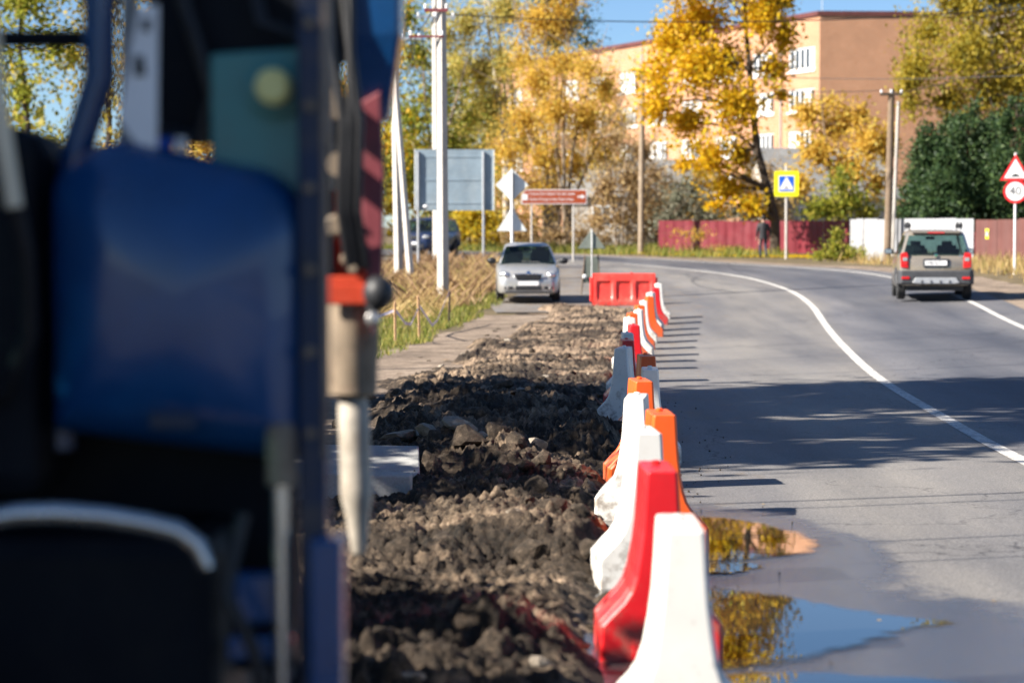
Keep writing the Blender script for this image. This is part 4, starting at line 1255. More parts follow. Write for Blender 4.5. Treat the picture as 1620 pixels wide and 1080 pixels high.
cable('upper cable crossing the sky over the brick building', (-2.4, 88, 9.5), (32, 93, 11.8), 1.0, .022)
cable('lower cable crossing in front of the brick building', (6.3, 113.4, 9.2), (26, 96, 8.2), .5, .018)
cable('cable from the wooden pole to the grey pole', (14.1, 92.2, 7.0), (6.0, 113.4, 9.2), .4, .014)
cable('cable from the wooden pole rising to the right', (14.7, 92.2, 6.9), (24, 70, 9.5), .3, .014)
cable('drooping cable left of the concrete pole', (-1.98, 62.4, 7.45), (-3.9, 75, 7.7), .5, .014)
cable('second drooping cable left of the concrete pole', (-2.6, 62.4, 6.75), (-3.0, 75, 7.65), .7, .014)
cable('third thin cable left of the concrete pole', (-1.75, 62.4, 7.45), (-3.3, 88, 9.45), .4, .012)
# lines that cross the street in front, above the picture; only their shadows reach it
for k, (y0, zc, r_) in enumerate(((12.9, 6.4, .022), (12.4, 6.2, .015), (10.3, 6.6, .014), (9.3, 6.5, .012), (31.0, 7.0, .02), (35.5, 7.2, .018), (39.5, 7.2, .02))):
    d = Vector((.937, .35, 0))
    a = Vector((-9, y0, zc)); b_ = a + d * 34
    cable(['thick street cable above the frame shading the asphalt', 'thin street cable beside the thick one above the frame', 'street cable over the near puddle', 'thin street cable over the second puddle',
           'street cable above the middle of the row', 'street cable above the far half of the row', 'street cable above the far end of the row'][k], a, b_, .3, r_)
for k, (x, y) in enumerate(((-9, 12.4), (22.8, 24.2), (-9, 35.5), (22.8, 47.4))):
    o, B = pole('utility_pole', ['concrete pole out of frame on the left side of the street', 'concrete pole out of frame on the right side of the street', 'concrete pole far out of frame on the left', 'concrete pole far out of frame on the right'][k], gp(x, y), (x, y, 7.6), .13, .09, M['concrete'], 6)

# ------------------------------------------------------------------ signs
def signpost(name, label, base, h, r=.04, rz=0.0, mat=None):
    o = thing(name, label, 'sign', base, rz)
    MB().tube([(0, 0, -.1), (0, 0, h)], r, 12).build('post', mat or M['steel'], o, True)
    return o


def rrect(w_, h, r, n=5):
    pts = []
    for cx, cy, a0 in ((w_ / 2 - r, -h / 2 + r, -90), (w_ / 2 - r, h / 2 - r, 0), (-w_ / 2 + r, h / 2 - r, 90), (-w_ / 2 + r, -h / 2 + r, 180)):
        for k in range(n + 1):
            a = R(a0 + 90 * k / n); pts.append((cx + r * math.cos(a), cy + r * math.sin(a)))
    return pts


def plate(name, poly, c, th, mat, par, ydir=-1):
    return MB().prism(poly if ydir < 0 else poly, c, (1, 0, 0), (0, 0, 1), (0, th, 0)).build(name, mat, par)


def tri(s_, r=.0):
    h = s_ * .866
    return [(-s_ / 2, -h / 3), (s_ / 2, -h / 3), (0, 2 * h / 3)]


def bumpshape(w_, h):
    pts = [(-w_ / 2, 0)]
    for k in range(11):
        u = -1 + 2 * k / 10
        pts.append((u * w_ * .30, h * .25 + h * .75 * math.cos(u * math.pi / 2)))
    return pts + [(w_ / 2, 0)]


sY = signpost('warning_sign', 'yellow bordered blue speed bump sign beside the maple trunk', gp(11.5, 101.5), 3.9, .055, -.1, M['concrete'])
zc = 1.75 + (362 - 291) / 3825 * 101.5 - float(gz(11.5, 101.5))
yb_ = MB().prism(rrect(1.02, 1.06, .08), (0, -.07, zc), (1, 0, 0), (0, 0, 1), (0, .02, 0)).build('yellow_board', M['s_yellow'], sY)
wb = MB().prism(rrect(.66, .68, .03), (0, -.074, zc), (1, 0, 0), (0, 0, 1), (0, .003, 0)).build('white_edge', M['s_white'], yb_)
MB().prism(rrect(.62, .64, .03), (0, -.078, zc), (1, 0, 0), (0, 0, 1), (0, .003, 0)).build('blue_field', M['s_blue'], yb_)
MB().prism([(-.30, -.24), (.30, -.24), (0, .30)], (0, -.082, zc), (1, 0, 0), (0, 0, 1), (0, .003, 0)).build('white_triangle', M['s_white'], yb_)
MB().prism(bumpshape(.26, .08), (0, -.086, zc - .19), (1, 0, 0), (0, 0, 1), (0, .003, 0)).build('bump_symbol', M['s_black'], yb_)

s4 = signpost('speed_sign', 'white post with a bump triangle above a round speed limit 40', gp(14.92, 71.8), 3.55, .035, -.19, M['plate'])
z0 = 1.75 + (362 - 303) / 3825 * 71.8 - float(gz(14.92, 71.8))
def disc(r, n=32): return [(r * math.cos(2 * math.pi * k / n), r * math.sin(2 * math.pi * k / n)) for k in range(n)]
rd = MB().prism(disc(.35), (0, -.05, z0), (1, 0, 0), (0, 0, 1), (0, .015, 0)).build('red_disc', M['s_red'], s4)
MB().prism(disc(.275), (0, -.054, z0), (1, 0, 0), (0, 0, 1), (0, .003, 0)).build('white_disc', M['s_white'], rd)
text_obj('limit_number', '40', .36, M['s_black'], rd, (0, -.058, z0), (R(90), 0, 0), depth=.001)
z1 = 1.75 + (362 - 272) / 3825 * 71.8 - float(gz(14.92, 71.8))
rt = MB().prism(tri(.90), (0, -.05, z1), (1, 0, 0), (0, 0, 1), (0, .015, 0)).build('red_triangle', M['s_red'], s4)
MB().prism(tri(.66), (0, -.054, z1), (1, 0, 0), (0, 0, 1), (0, .003, 0)).build('white_triangle', M['s_white'], rt)
MB().prism(bumpshape(.42, .09), (0, -.058, z1 - .15), (1, 0, 0), (0, 0, 1), (0, .003, 0)).build('bump_symbol', M['s_black'], rt)

sD = signpost('priority_sign', 'grey backs of a diamond and a triangle sign on one post', gp(0.0, 73.5), 3.35, .045, .03, M['plate'])
zd = 1.75 + (362 - 293) / 3825 * 73.5 - float(gz(0, 73.5))
MB().prism([(0, -.50), (.50, 0), (0, .50), (-.50, 0)], (0, .05, zd), (1, 0, 0), (0, 0, 1), (0, .012, 0)).build('diamond_plate', M['signback'], sD, bevel=.004)
zd2 = 1.75 + (362 - 352) / 3825 * 73.5 - float(gz(0, 73.5))
MB().prism([(-.46, -.26), (.46, -.26), (0, .46)], (0, .05, zd2), (1, 0, 0), (0, 0, 1), (0, .012, 0)).build('triangle_plate', M['signback'], sD, bevel=.004)
MB().box((.04, -.05, zd - .05), (.03, .03, 1.0)).build('mount_rail', M['darkgrey'], sD)

Yb = 95.5
sB = thing('direction_sign', 'brown pointed direction sign with two lines of white writing', 'sign', gp(1.65, Yb))
OB = Vector(sB.location)
for px in (841, 907):
    p = at(px, 300, Yb) - OB
    MB().tube([(p.x, .06, -.1), (p.x, .06, p.z)], .04, 10).build('post', M['concrete'], sB, True)
p0 = at(825, 323, Yb) - OB; p1 = at(928, 300, Yb) - OB
wB, hB = p1.x - p0.x, p1.z - p0.z
poly = [(0, 0), (wB, 0), (wB, hB), (.16, hB), (0, hB * .68)]
bd = MB().prism(poly, (p0.x, 0, p0.z), (1, 0, 0), (0, 0, 1), (0, .03, 0)).build('board_edge', M['s_white'], sB)
MB().prism([(.03, .03), (wB - .03, .03), (wB - .03, hB - .03), (.175, hB - .03), (.03, hB * .68 - .01)], (p0.x, -.004, p0.z), (1, 0, 0), (0, 0, 1), (0, .003, 0)).build('brown_face', M['s_brown'], bd)
text_obj('sign_line', 'Спасо-Преображенский храм', .155, M['s_white'], bd, (p0.x + .30, -.006, p0.z + hB * .70), (R(90), 0, 0), 'LEFT', .001, .80)
text_obj('sign_line', 'Храм Рождества Христова', .155, M['s_white'], bd, (p0.x + .30, -.006, p0.z + hB * .32), (R(90), 0, 0), 'LEFT', .001, .86)
MB().prism(rrect(.20, .24, .02), (p0.x + .14, -.008, p0.z + hB * .48), (1, 0, 0), (0, 0, 1), (0, .003, 0)).build('pictogram', M['s_white'], bd)
MB().prism([(0, .0), (.16, -.0), (.16, -.06), (.30, .03), (.16, .12), (.16, .06), (0, .06)], (p1.x - .36, -.008, p0.z + hB * .46), (1, 0, 0), (0, 0, 1), (0, .003, 0)).build('arrow', M['s_white'], bd)

Yl = 86.0
sL = thing('billboard', 'back of a large grey blue sign board on two posts behind the poles', 'billboard', gp(-2.1, Yl))
OB = Vector(sL.location)
p0 = at(656, 333, Yl) - OB; p1 = at(782, 237, Yl) - OB
MB().box(((p0.x + p1.x) / 2, 0, (p0.z + p1.z) / 2), (p1.x - p0.x, .03, p1.z - p0.z)).build('board', M['billback'], sL)
for px in (662, 765):
    p = at(px, 240, Yl) - OB
    MB().tube([(p.x, -.07, -.2), (p.x, -.07, p.z)], .05, 10).build('post', M['steel'], sL, True)
for z in (.12, .5, .88):
    MB().box(((p0.x + p1.x) / 2, -.022, p0.z + (p1.z - p0.z) * z), (p1.x - p0.x - .04, .012, .05)).build('stiffener', M['billback'], sL)
for x in (p0.x + .02, p1.x - .02):
    MB().box((x, -.02, (p0.z + p1.z) / 2), (.04, .02, p1.z - p0.z)).build('edge_trim', M['signback'], sL)
MB().ell(at(674, 327, Yl) - OB + Vector((0, -.25, 0)), (.09, .06, .06)).build('lamp_head', M['plate'], sL, True)

# temporary sign on a light stand, seen from behind
M['tentgrey'] = paint('weathered_green_grey', (.20, .225, .19), .6, vary=.2)
sT = thing('portable_sign', 'back of a portable triangular warning sign on a thin stand', 'sign', gp(2.15, 66.0))
OB = Vector(sT.location)
a = at(936, 362, 66) - OB; l_ = at(914, 393, 66) - OB; r_ = at(958, 393, 66) - OB
MB().prism([(l_.x, l_.z), (r_.x, r_.z), (a.x, a.z)], (0, 0, 0), (1, 0, 0), (0, 0, 1), (0, .012, 0)).build('triangle_plate', M['tentgrey'], sT, bevel=.004)
MB().tube([(a.x, -.03, a.z), (a.x, -.03, 0)], .014, 8).build('front_leg', M['plate'], sT)
for s_ in (-1, 1):
    MB().tube([(a.x + s_ * .1, .05, 1.05), (a.x + s_ * .28, .3, 0)], .014, 8).build('rear_leg', M['steel'], sT)
tp = MB().prism([(-.24, .33), (.24, .33), (.17, 1.05), (-.19, 1.05)], (a.x, .16, 0), (1, 0, 0), (0, -.12, 1), (0, .01, 0)).build('lower_panel', M['tentgrey'], sT, bevel=.004)
MB().ell((a.x - .19, .06, .5), (.06, .02, .06)).build('reflector', M['plate'], tp, True)
for s_ in (-1, 1):
    MB().tube([(a.x + s_ * .26 - .02, .14, .0), (a.x + s_ * .18, .04, 1.1)], .018, 6).build('frame_tube', M['twig'], sT)

# ------------------------------------------------------------------ stakes and tape
M['stakewood'] = paint('fresh_wood', (.62, .38, .2), .8, vary=.2)
M['tapem'] = paint('barrier_tape', (.62, .58, .66), .5, vary=.2, scale=3, dirt=(.35, .05, .08, .8))
stk = [(-2.22, 46.0, .82, 'stakewood', 'short wooden stake at the grass edge left of the path'), (-1.80, 47.0, .90, 'stakewood', 'taller wooden stake in the middle of the tape line'), (-1.38, 53.0, .75, 'bark', 'dark stake at the right end of the tape line')]
for x, y, h, mm, lab in stk:
    b_ = gp(x, y)
    o = MB().loft([[Vector((sx * .02 * k, sy_ * .02 * k, z)) for sx, sy_ in ((-1, -1), (1, -1), (1, 1), (-1, 1))] for z, k in ((-.1, 1), (h - .03, 1), (h, .6))]).build('wooden_stake', M[mm], None, loc=b_)
    tag(o, lab, 'stake', 'stakes of the tape line'); o.rotation_euler = (rnd.uniform(-.05, .05), rnd.uniform(-.04, .04), .3)
tp = [gp(-3.0, 45.5, .35), gp(-2.22, 46, .62), gp(-2.05, 46.5, .34), gp(-1.95, 46.7, .32), gp(-1.80, 47, .66), gp(-1.62, 49, .18), gp(-1.55, 50, .22), gp(-1.38, 53, .68)]
mb = MB()
for a, b_ in zip(tp[:-1], tp[1:]):
    for k in range(4):
        p = a.lerp(b_, k / 4); q = a.lerp(b_, (k + 1) / 4)
        s_ = .035 * math.sin(k + a.x * 5); s2 = .035 * math.sin(k + 1 + a.x * 5)
        mb.add([p, q, q + Vector((.004, .01 + s2, .06)), p + Vector((.004, .01 + s_, .06))], [(0, 1, 2, 3)])
o = mb.build('barrier_tape', M['tapem'], None)
sd = o.modifiers.new('solid', 'SOLIDIFY'); sd.thickness = .002
tag(o, 'sagging white and violet barrier tape strung between the stakes', 'tape')

# ------------------------------------------------------------------ trees
LM = dict(
    gold=leafmat('gold_leaf', [(0, (.46, .25, .008)), (.3, (.70, .42, .012)), (.7, (.80, .54, .02)), (.9, (.60, .46, .03)), (1, (.36, .34, .03))]),
    orange=leafmat('orange_leaf', [(0, (.52, .32, .06)), (.4, (.70, .47, .08)), (.8, (.78, .57, .12)), (1, (.54, .46, .11))], .6),
    olive=leafmat('olive_leaf', [(0, (.30, .22, .02)), (.4, (.46, .34, .03)), (.75, (.40, .33, .05)), (1, (.24, .24, .04))]),
    green=leafmat('green_leaf', [(0, (.16, .20, .03)), (.4, (.28, .31, .04)), (.75, (.42, .40, .06)), (1, (.54, .45, .08))], .6),
    lemon=leafmat('lemon_leaf', [(0, (.50, .33, .02)), (.5, (.66, .46, .02)), (.8, (.56, .46, .05)), (1, (.35, .34, .05))]),
    dark=leafmat('conifer_needle', [(0, (.015, .035, .014)), (.5, (.035, .075, .025)), (1, (.09, .14, .04))], .25),
    grey=leafmat('grey_green_leaf', [(0, (.12, .13, .08)), (.5, (.22, .22, .15)), (1, (.33, .31, .23))], .4),
    brown=leafmat('russet_leaf', [(0, (.32, .21, .10)), (.5, (.48, .33, .16)), (1, (.62, .46, .22))], .5),
    pale=leafmat('pale_yellow_leaf', [(0, (.48, .38, .10)), (.4, (.64, .52, .14)), (.8, (.50, .46, .14)), (1, (.34, .35, .11))], .6))


def v3(P, k):
    return (vnoise(P[:, 0] + 17 * k, P[:, 1] + P[:, 2] * .37, k) + vnoise(P[:, 2] + 9 * k, P[:, 0] * .4 - P[:, 1], k + 2)) * .5


def leaves(clusters, n, size, mat, name, parent, gap=.42, gs=1.1, droop=0.0, O=Vector((0, 0, 0))):
    tot = sum(c[1][0] * c[1][1] * c[1][2] for c in clusters) ** 1.0
    Ps = []
    for c, r in clusters:
        k = int(n * 1.9 * (r[0] * r[1] * r[2]) / tot) + 8
        u = rng.normal(size=(k, 3)); u /= np.linalg.norm(u, axis=1)[:, None]
        rad = np.clip(np.abs(rng.normal(0, .72, k)), 0, 1.65)
        Ps.append(np.array(c)[None] + u * rad[:, None] * np.array(r)[None])
    P = np.concatenate(Ps)
    keep = v3(P * gs, 3) + .12 * rng.normal(size=len(P)) > gap
    P = P[keep]
    if len(P) > n: P = P[rng.choice(len(P), n, replace=False)]
    k = len(P)
    a = rng.normal(size=(k, 3)); a[:, 2] -= droop; a /= np.linalg.norm(a, axis=1)[:, None]
    b_ = rng.normal(size=(k, 3)); b_ -= a * (a * b_).sum(1)[:, None]; b_ /= np.linalg.norm(b_, axis=1)[:, None]
    s_ = size * (.6 + .8 * rng.random(k))[:, None]
    nn = np.cross(a, b_)
    V = np.stack([P - a * s_, P + b_ * s_ * .55 + nn * s_ * .12, P + a * s_, P - b_ * s_ * .55 + nn * s_ * .12], 1).reshape(-1, 3) - np.array(O)
    F = np.arange(4 * k).reshape(-1, 4)
    return np_obj(name, V, F, mat, parent)


def curve_pts(a, b_, bend, n=6):
    a = Vector(a); b_ = Vector(b_); out = []
    for k in range(n + 1):
        t = k / n
        p = a.lerp(b_, t)
        p += Vector(bend) * math.sin(t * math.pi)
        out.append(p)
    return out


def tree(name, label, base, trunk, clusters, n, size, lm, bark, r0=.18, gap=.42, gs=1.1, twigs=3, cat='tree', group=None, droop=0.0, extra_twigs=0, tw_r=.02):
    """trunk: list of points from the base up; a limb reaches from the trunk into every leaf clump"""
    base = Vector(base)
    o = thing(name, label, cat, base, 0, group)
    tr = [Vector(p) for p in trunk]
    rad = [max(r0 * (1 - .8 * k / max(1, len(tr) - 1)), .03) for k in range(len(tr))]
    MB().tube([p - base for p in tr], rad, 9).build('trunk', bark, o, True)
    for c, r in clusters:
        c = Vector(c)
        j = min(range(len(tr)), key=lambda i: (tr[i] - c).length + max(0, tr[i].z - c.z + .25 * r[2]) * 1.6)
        s_ = tr[j]
        mb = MB()
        bend = Vector((rnd.uniform(-.12, .12), rnd.uniform(-.1, .1), rnd.uniform(-.02, .15))) * (c - s_).length
        pts = curve_pts(s_, c, bend)
        rr = max(rad[j] * .55, tw_r)
        mb.tube([p - base for p in pts], [rr * (1 - .75 * k / 6) for k in range(7)], 6)
        for _ in range(twigs):
            k = rnd.randint(2, 6)
            d = Vector((rnd.gauss(0, 1) * r[0], rnd.gauss(0, 1) * r[1], rnd.gauss(.3, .9) * r[2])) * .8
            mb.tube([p - base for p in curve_pts(pts[k], pts[k] + d, d * .1, 3)], [tw_r * 1.1, tw_r * .9, tw_r * .6, tw_r * .3], 5)
        mb.build('limb', bark, o, True)
    if n:
        leaves(clusters, n, size, LM[lm], 'crown', o, gap, gs, droop, base)
    return o


def cl(Y, lst, dep=1.0):
    """leaf clumps measured in the photo: (px, py, rx px, rz px, depth offset)"""
    out = []
    for px, py, rx, rz, dy in lst:
        p = at(px, py, Y); s_ = Y / 3825
        out.append((Vector((p.x, Y + dy, p.z)), (rx * s_, max(rx, rz) * s_ * .9 * dep, rz * s_)))
    return out


# golden maple
Yt = 108
tree('maple_tree', 'tall golden maple with a dark leaning trunk behind the yellow sign', gp(11.75, Yt),
     [gp(11.75, Yt, -.2), at(1226, 350, Yt), at(1214, 300, Yt), at(1198, 240, Yt), at(1190, 180, Yt), at(1184, 110, Yt), at(1178, 40, Yt), at(1172, -60, Yt), at(1168, -140, Yt)],
     cl(Yt, [(1040, 130, 32, 42, 0), (1065, 60, 40, 38, .5), (1035, 175, 26, 26, -.5), (1100, 110, 42, 40, -1), (1110, 30, 45, 40, 1), (1085, 195, 36, 32, .6), (1120, 250, 36, 28, -.8), (1082, 262, 18, 14, 0), (1160, 170, 38, 40, -1.2),
              (1150, 100, 36, 36, 1.2), (1225, 110, 26, 26, .4), (1235, 60, 22, 30, -.4), (1170, -30, 60, 40, 0), (1230, 0, 30, 30, .8), (1080, -20, 40, 30, -.5), (1150, 300, 34, 26, .5), (1185, 325, 24, 18, -.8), (1130, 325, 20, 10, 0),
              (1175, 245, 22, 28, 1), (1140, -110, 80, 50, 0), (1200, 30, 30, 40, -1), (1235, 150, 16, 16, 0)]),
     46000, .115, 'gold', M['bark'], .24, .37, 1.0, 3)
# right birch
Yt = 116
tree('birch_tree', 'large olive yellow birch behind the dark pine at the right edge', gp(23.4, Yt),
     [gp(23.4, Yt, -.2), at(1590, 250, Yt), at(1580, 150, Yt), at(1562, 60, Yt), at(1550, -40, Yt), at(1545, -130, Yt)],
     cl(Yt, [(1450, 110, 34, 44, 0), (1432, 130, 22, 40, 0), (1470, 50, 40, 40, 1), (1520, 90, 50, 55, -1), (1500, 160, 40, 40, .5), (1570, 60, 50, 55, 1), (1600, 130, 50, 50, -1), (1520, 10, 50, 40, 0), (1590, -10, 60, 50, 1), (1560, 150, 45, 40, 0),
              (1440, 165, 22, 26, 0), (1630, 50, 50, 60, 0), (1640, 160, 50, 50, 0), (1530, -60, 60, 50, 0), (1610, -90, 70, 50, 0), (1490, 0, 26, 26, 0)]),
     46000, .10, 'olive', M['birchbark'], .2, .31, 1.0, 4, droop=1.0)
# conifers
def conifer(label, Y, px, top, bot, hw, n):
    b_ = at(px, 0, Y); base = gp(b_.x, Y)
    zt = at(px, top, Y).z; zb = max(at(px, bot, Y).z, base.z + .3)
    s_ = Y / 3825
    o = thing('pine_tree', label, 'tree', base, 0, 'dark pines behind the white fence')
    MB().tube([(0, 0, -.1), (0, 0, zt - base.z)], [.16, .02], 8).build('trunk', M['bark'], o, True)
    Ps = []
    lay = 13
    for k in range(lay):
        u = k / (lay - 1); z = zb + (zt - zb) * u; rad = hw * s_ * (1.03 - u) ** .34
        m_ = 7
        for j in range(m_):
            a = rnd.uniform(0, 6.28); rr = rad * rnd.uniform(.55, 1.1)
            c = Vector((base.x + math.cos(a) * rr * .62, Y + math.sin(a) * rr * .62, z + rnd.uniform(-.1, .1)))
            Ps.append((c, (rr * .5, rr * .5, .30 + .2 * rnd.random())))
            MB_ = MB()
            if j < 4:
                MB_.tube([Vector((0, 0, z - base.z - .1)), c - base], [.03, .012], 5).build('limb', M['bark'], o)
    leaves(Ps, int(n * 2), .065, LM['dark'], 'crown', o, .43, 1.8, 0, base)
conifer('dark green pine beside the wooden pole', 97, 1466, 205, 350, 52, 13000)
conifer('tallest dark green pine in the middle of the pines', 98, 1535, 172, 350, 66, 16000)
conifer('dark green pine at the right edge behind the speed sign', 96, 1606, 165, 350, 68, 16000)
conifer('broad dark pine between the two tall ones', 99.5, 1570, 190, 350, 60, 12000)
conifer('dark pine behind the wooden pole side of the group', 100, 1500, 195, 350, 56, 12000)
conifer('low dark pine filling the gap above the white fence', 95.5, 1500, 240, 352, 50, 8000)
# amber small trees behind the red fence
Yt = 121
tree('amber_tree', 'loose amber tree between the maple and the wooden pole', gp(16.2, Yt),
     [gp(16.2, Yt, -.2), at(1320, 330, Yt), at(1312, 270, Yt), at(1302, 200, Yt), at(1296, 150, Yt)],
     cl(Yt, [(1290, 240, 30, 30, 0), (1330, 200, 30, 32, 1), (1370, 230, 28, 32, -1), (1345, 270, 34, 26, 0), (1280, 180, 26, 24, 1), (1385, 290, 22, 26, 0), (1310, 160, 24, 16, 0), (1265, 290, 22, 26, .5), (1400, 230, 18, 30, 0), (1360, 185, 22, 22, 0)]),
     11000, .12, 'orange', M['twig'], .12, .42, 1.2, 5)
Yt = 117
tree('green_bush', 'yellow green bushy tree above the red fence right of the sign', gp(15.6, Yt), [gp(15.6, Yt, -.2), at(1328, 330, Yt), at(1330, 270, Yt)],
     cl(Yt, [(1310, 330, 30, 26, 0), (1345, 320, 32, 30, 0), (1330, 285, 20, 26, 0), (1290, 335, 24, 16, 0), (1375, 335, 22, 18, 0)]), 3600, .11, 'green', M['bark'], .12, .36, 1.3, 3)
Yt = 99.5
tree('roadside_bush', 'low yellow green bush in front of the white fence', gp(13.0, 97.2), [gp(13.0, 97.2, -.1), at(1322, 400, 97.2), at(1324, 375, 97.2)],
     cl(97.2, [(1320, 392, 20, 18, 0), (1345, 398, 22, 12, 0), (1325, 372, 10, 12, 0), (1300, 402, 14, 8, 0), (1365, 405, 14, 8, 0)]), 2400, .075, 'green', M['bark'], .05, .38, 2.0, 3, 'bush')
Yt = 112.5
tree('roadside_bush', 'small ochre shrub with thin stems against the red fence', gp(8.3, 111), [gp(8.3, 111, -.1), at(1096, 392, 111), at(1094, 375, 111)],
     cl(111, [(1140, 396, 14, 7, 0), (1085, 370, 22, 18, 0), (1110, 372, 18, 18, 0), (1180, 398, 12, 8, 0)]), 420, .07, 'orange', M['twig'], .05, .45, 2.0, 7, 'bush', tw_r=.014)
# grey green willow behind fence
Yt = 124
tree('willow_bush', 'grey green willow bush behind the left end of the red fence', gp(8.6, Yt), [gp(8.6, Yt, -.1), at(1075, 350, Yt), at(1080, 310, Yt)],
     cl(Yt, [(1070, 320, 34, 30, 0), (1100, 300, 34, 30, 1), (1125, 335, 36, 22, 0), (1050, 350, 24, 26, -1), (1165, 335, 22, 18, 0)]), 4200, .10, 'grey', M['twig'], .12, .44, 1.3, 6, 'bush')


def shrub_multi(name, label, Y, px, stems, clusters, n, size, lm, bark, gap, r0=.07, cat='tree', group=None, tw=4):
    b_ = at(px, 0, Y); base = gp(b_.x, Y)
    o = thing(name, label, cat, base, 0, group)
    tips = []
    for pts in stems:
        pp = [at(a, b2, Y) + Vector((0, rnd.uniform(-.8, .8), 0)) for a, b2 in pts]
        pp = [Vector((pp[0].x, Y + rnd.uniform(-.3, .3), base.z - .1))] + pp
        MB().tube([q - base for q in pp], [r0 * (1 - .75 * k / (len(pp) - 1)) for k in range(len(pp))], 7).build('stem', bark, o, True)
        tips += pp[2:]
    tg = MB()
    for q in tips:
        for _ in range(tw):
            d = Vector((rnd.gauss(0, .9), rnd.gauss(0, .7), abs(rnd.gauss(.9, .7))))
            tg.tube([p - base for p in curve_pts(q, q + d, d * .15, 3)], [.022, .017, .012, .005], 5)
    tag(tg.build('twigs', bark, o), kind='stuff')
    leaves(clusters, n, size, LM[lm], 'crown', o, gap, 1.1, 0, base)
    return o


# big copper-yellow multi stem trees in the middle
Yt = 131
shrub_multi('ash_tree', 'big many stemmed copper yellow tree behind the brown sign', Yt, 890,
            [[(893, 340), (880, 250), (862, 170), (845, 90)], [(898, 330), (905, 240), (925, 160), (945, 90)], [(885, 340), (860, 270), (830, 200), (805, 140)], [(902, 330), (930, 260), (960, 200), (985, 160)], [(895, 330), (890, 230), (895, 130), (900, 70)]],
            cl(Yt, [(850, 130, 36, 36, 0), (890, 100, 40, 30, 1), (930, 110, 36, 32, -1), (960, 140, 24, 30, 0), (830, 190, 34, 36, 1), (880, 180, 40, 40, -1), (930, 190, 36, 40, 0), (850, 250, 36, 36, 0), (905, 260, 40, 36, 1), (955, 240, 28, 36, 0), (800, 240, 30, 34, 0), (870, 310, 36, 26, 0), (820, 300, 30, 26, 0)]),
            20000, .095, 'orange', M['palebark'], .43, .13)
Yt = 140
shrub_multi('birch_tree', 'tall birch with bare white stems behind the billboard', Yt, 800,
            [[(800, 300), (795, 200), (780, 100), (768, 10), (760, -70)], [(806, 300), (800, 160), (790, 60), (778, -30)], [(812, 300), (812, 150), (798, 70), (755, -40)]],
            cl(Yt, [(740, 40, 36, 40, 0), (760, 110, 40, 44, 1), (800, 20, 36, 36, 0), (725, 110, 30, 44, -1), (800, 100, 30, 44, 0), (770, 170, 40, 40, 0), (740, 190, 30, 36, 0), (700, 60, 26, 40, 0)]),
            20000, .10, 'pale', M['birchbark'], .42, .17)
shrub_multi('birch_tree', 'second bare stemmed birch right of the white birch', 137, 868,
            [[(862, 300), (858, 180), (862, 80), (866, -30)], [(868, 300), (850, 160), (832, 70), (806, -20)], [(872, 300), (885, 170), (900, 60), (915, -30)]],
            cl(137, [(850, 30, 36, 36, 0), (890, 40, 30, 34, 0), (830, 90, 26, 36, 0), (900, -10, 36, 30, 0)]), 9000, .10, 'orange', M['palebark'], .46, .18)
Yt = 133
shrub_multi('green_tree', 'green yellow leafy tree behind the concrete poles', Yt, 680,
            [[(682, 330), (680, 230), (672, 130), (668, 50)], [(690, 330), (705, 220), (725, 150), (740, 90)], [(675, 330), (655, 230), (640, 160)]],
            cl(Yt, [(660, 90, 36, 40, 0), (700, 150, 44, 46, 1), (650, 190, 40, 46, -1), (710, 230, 44, 40, 0), (660, 280, 44, 40, 0), (740, 190, 34, 40, 1), (745, 270, 36, 36, 0), (640, 30, 40, 40, 0), (700, 330, 40, 26, 0), (600, 120, 40, 60, 0), (600, 250, 40, 60, 0)]),
            18000, .11, 'green', M['palebark'], .40, .14)
Yt = 127
tree('lemon_bush', 'bright lemon yellow bush under the billboard', gp(-2.2, Yt), [gp(-2.2, Yt, -.1), at(744, 375, Yt), at(744, 350, Yt)],
     cl(Yt, [(730, 365, 26, 26, 0), (765, 360, 28, 28, 0), (748, 340, 26, 18, 0), (790, 375, 20, 18, 0), (708, 375, 18, 20, 0)]), 3200, .11, 'lemon', M['bark'], .08, .36, 1.6, 3, 'bush')
shrub_multi('bare_shrub', 'nearly bare brown shrub between the ash and the grey pole', 128, 985,
            [[(975, 340), (965, 280), (950, 220)], [(985, 340), (990, 270), (985, 200)], [(992, 340), (1010, 280), (1030, 230)], [(980, 340), (940, 300), (925, 250)]],
            cl(128, [(960, 300, 30, 36, 0), (1000, 290, 30, 40, 0), (1030, 330, 26, 30, 0), (940, 350, 30, 26, 0), (985, 350, 36, 26, 0), (1015, 240, 26, 30, 0), (970, 220, 26, 30, 0)]), 7000, .10, 'brown', M['palebark'], .40, .07, 'bush', tw=9)
shrub_multi('bare_shrub', 'low russet shrub along the verge under the brown sign', 126, 870,
            [[(860, 370), (850, 345)], [(880, 370), (885, 340)], [(900, 370), (915, 340)], [(835, 370), (820, 345)]],
            cl(126, [(840, 370, 26, 22, 0), (880, 372, 30, 22, 0), (920, 370, 26, 24, 0), (810, 370, 22, 20, 0), (960, 378, 26, 16, 0), (1010, 380, 26, 16, 0)]), 2600, .09, 'brown', M['twig'], .36, .04, 'bush', tw=6)
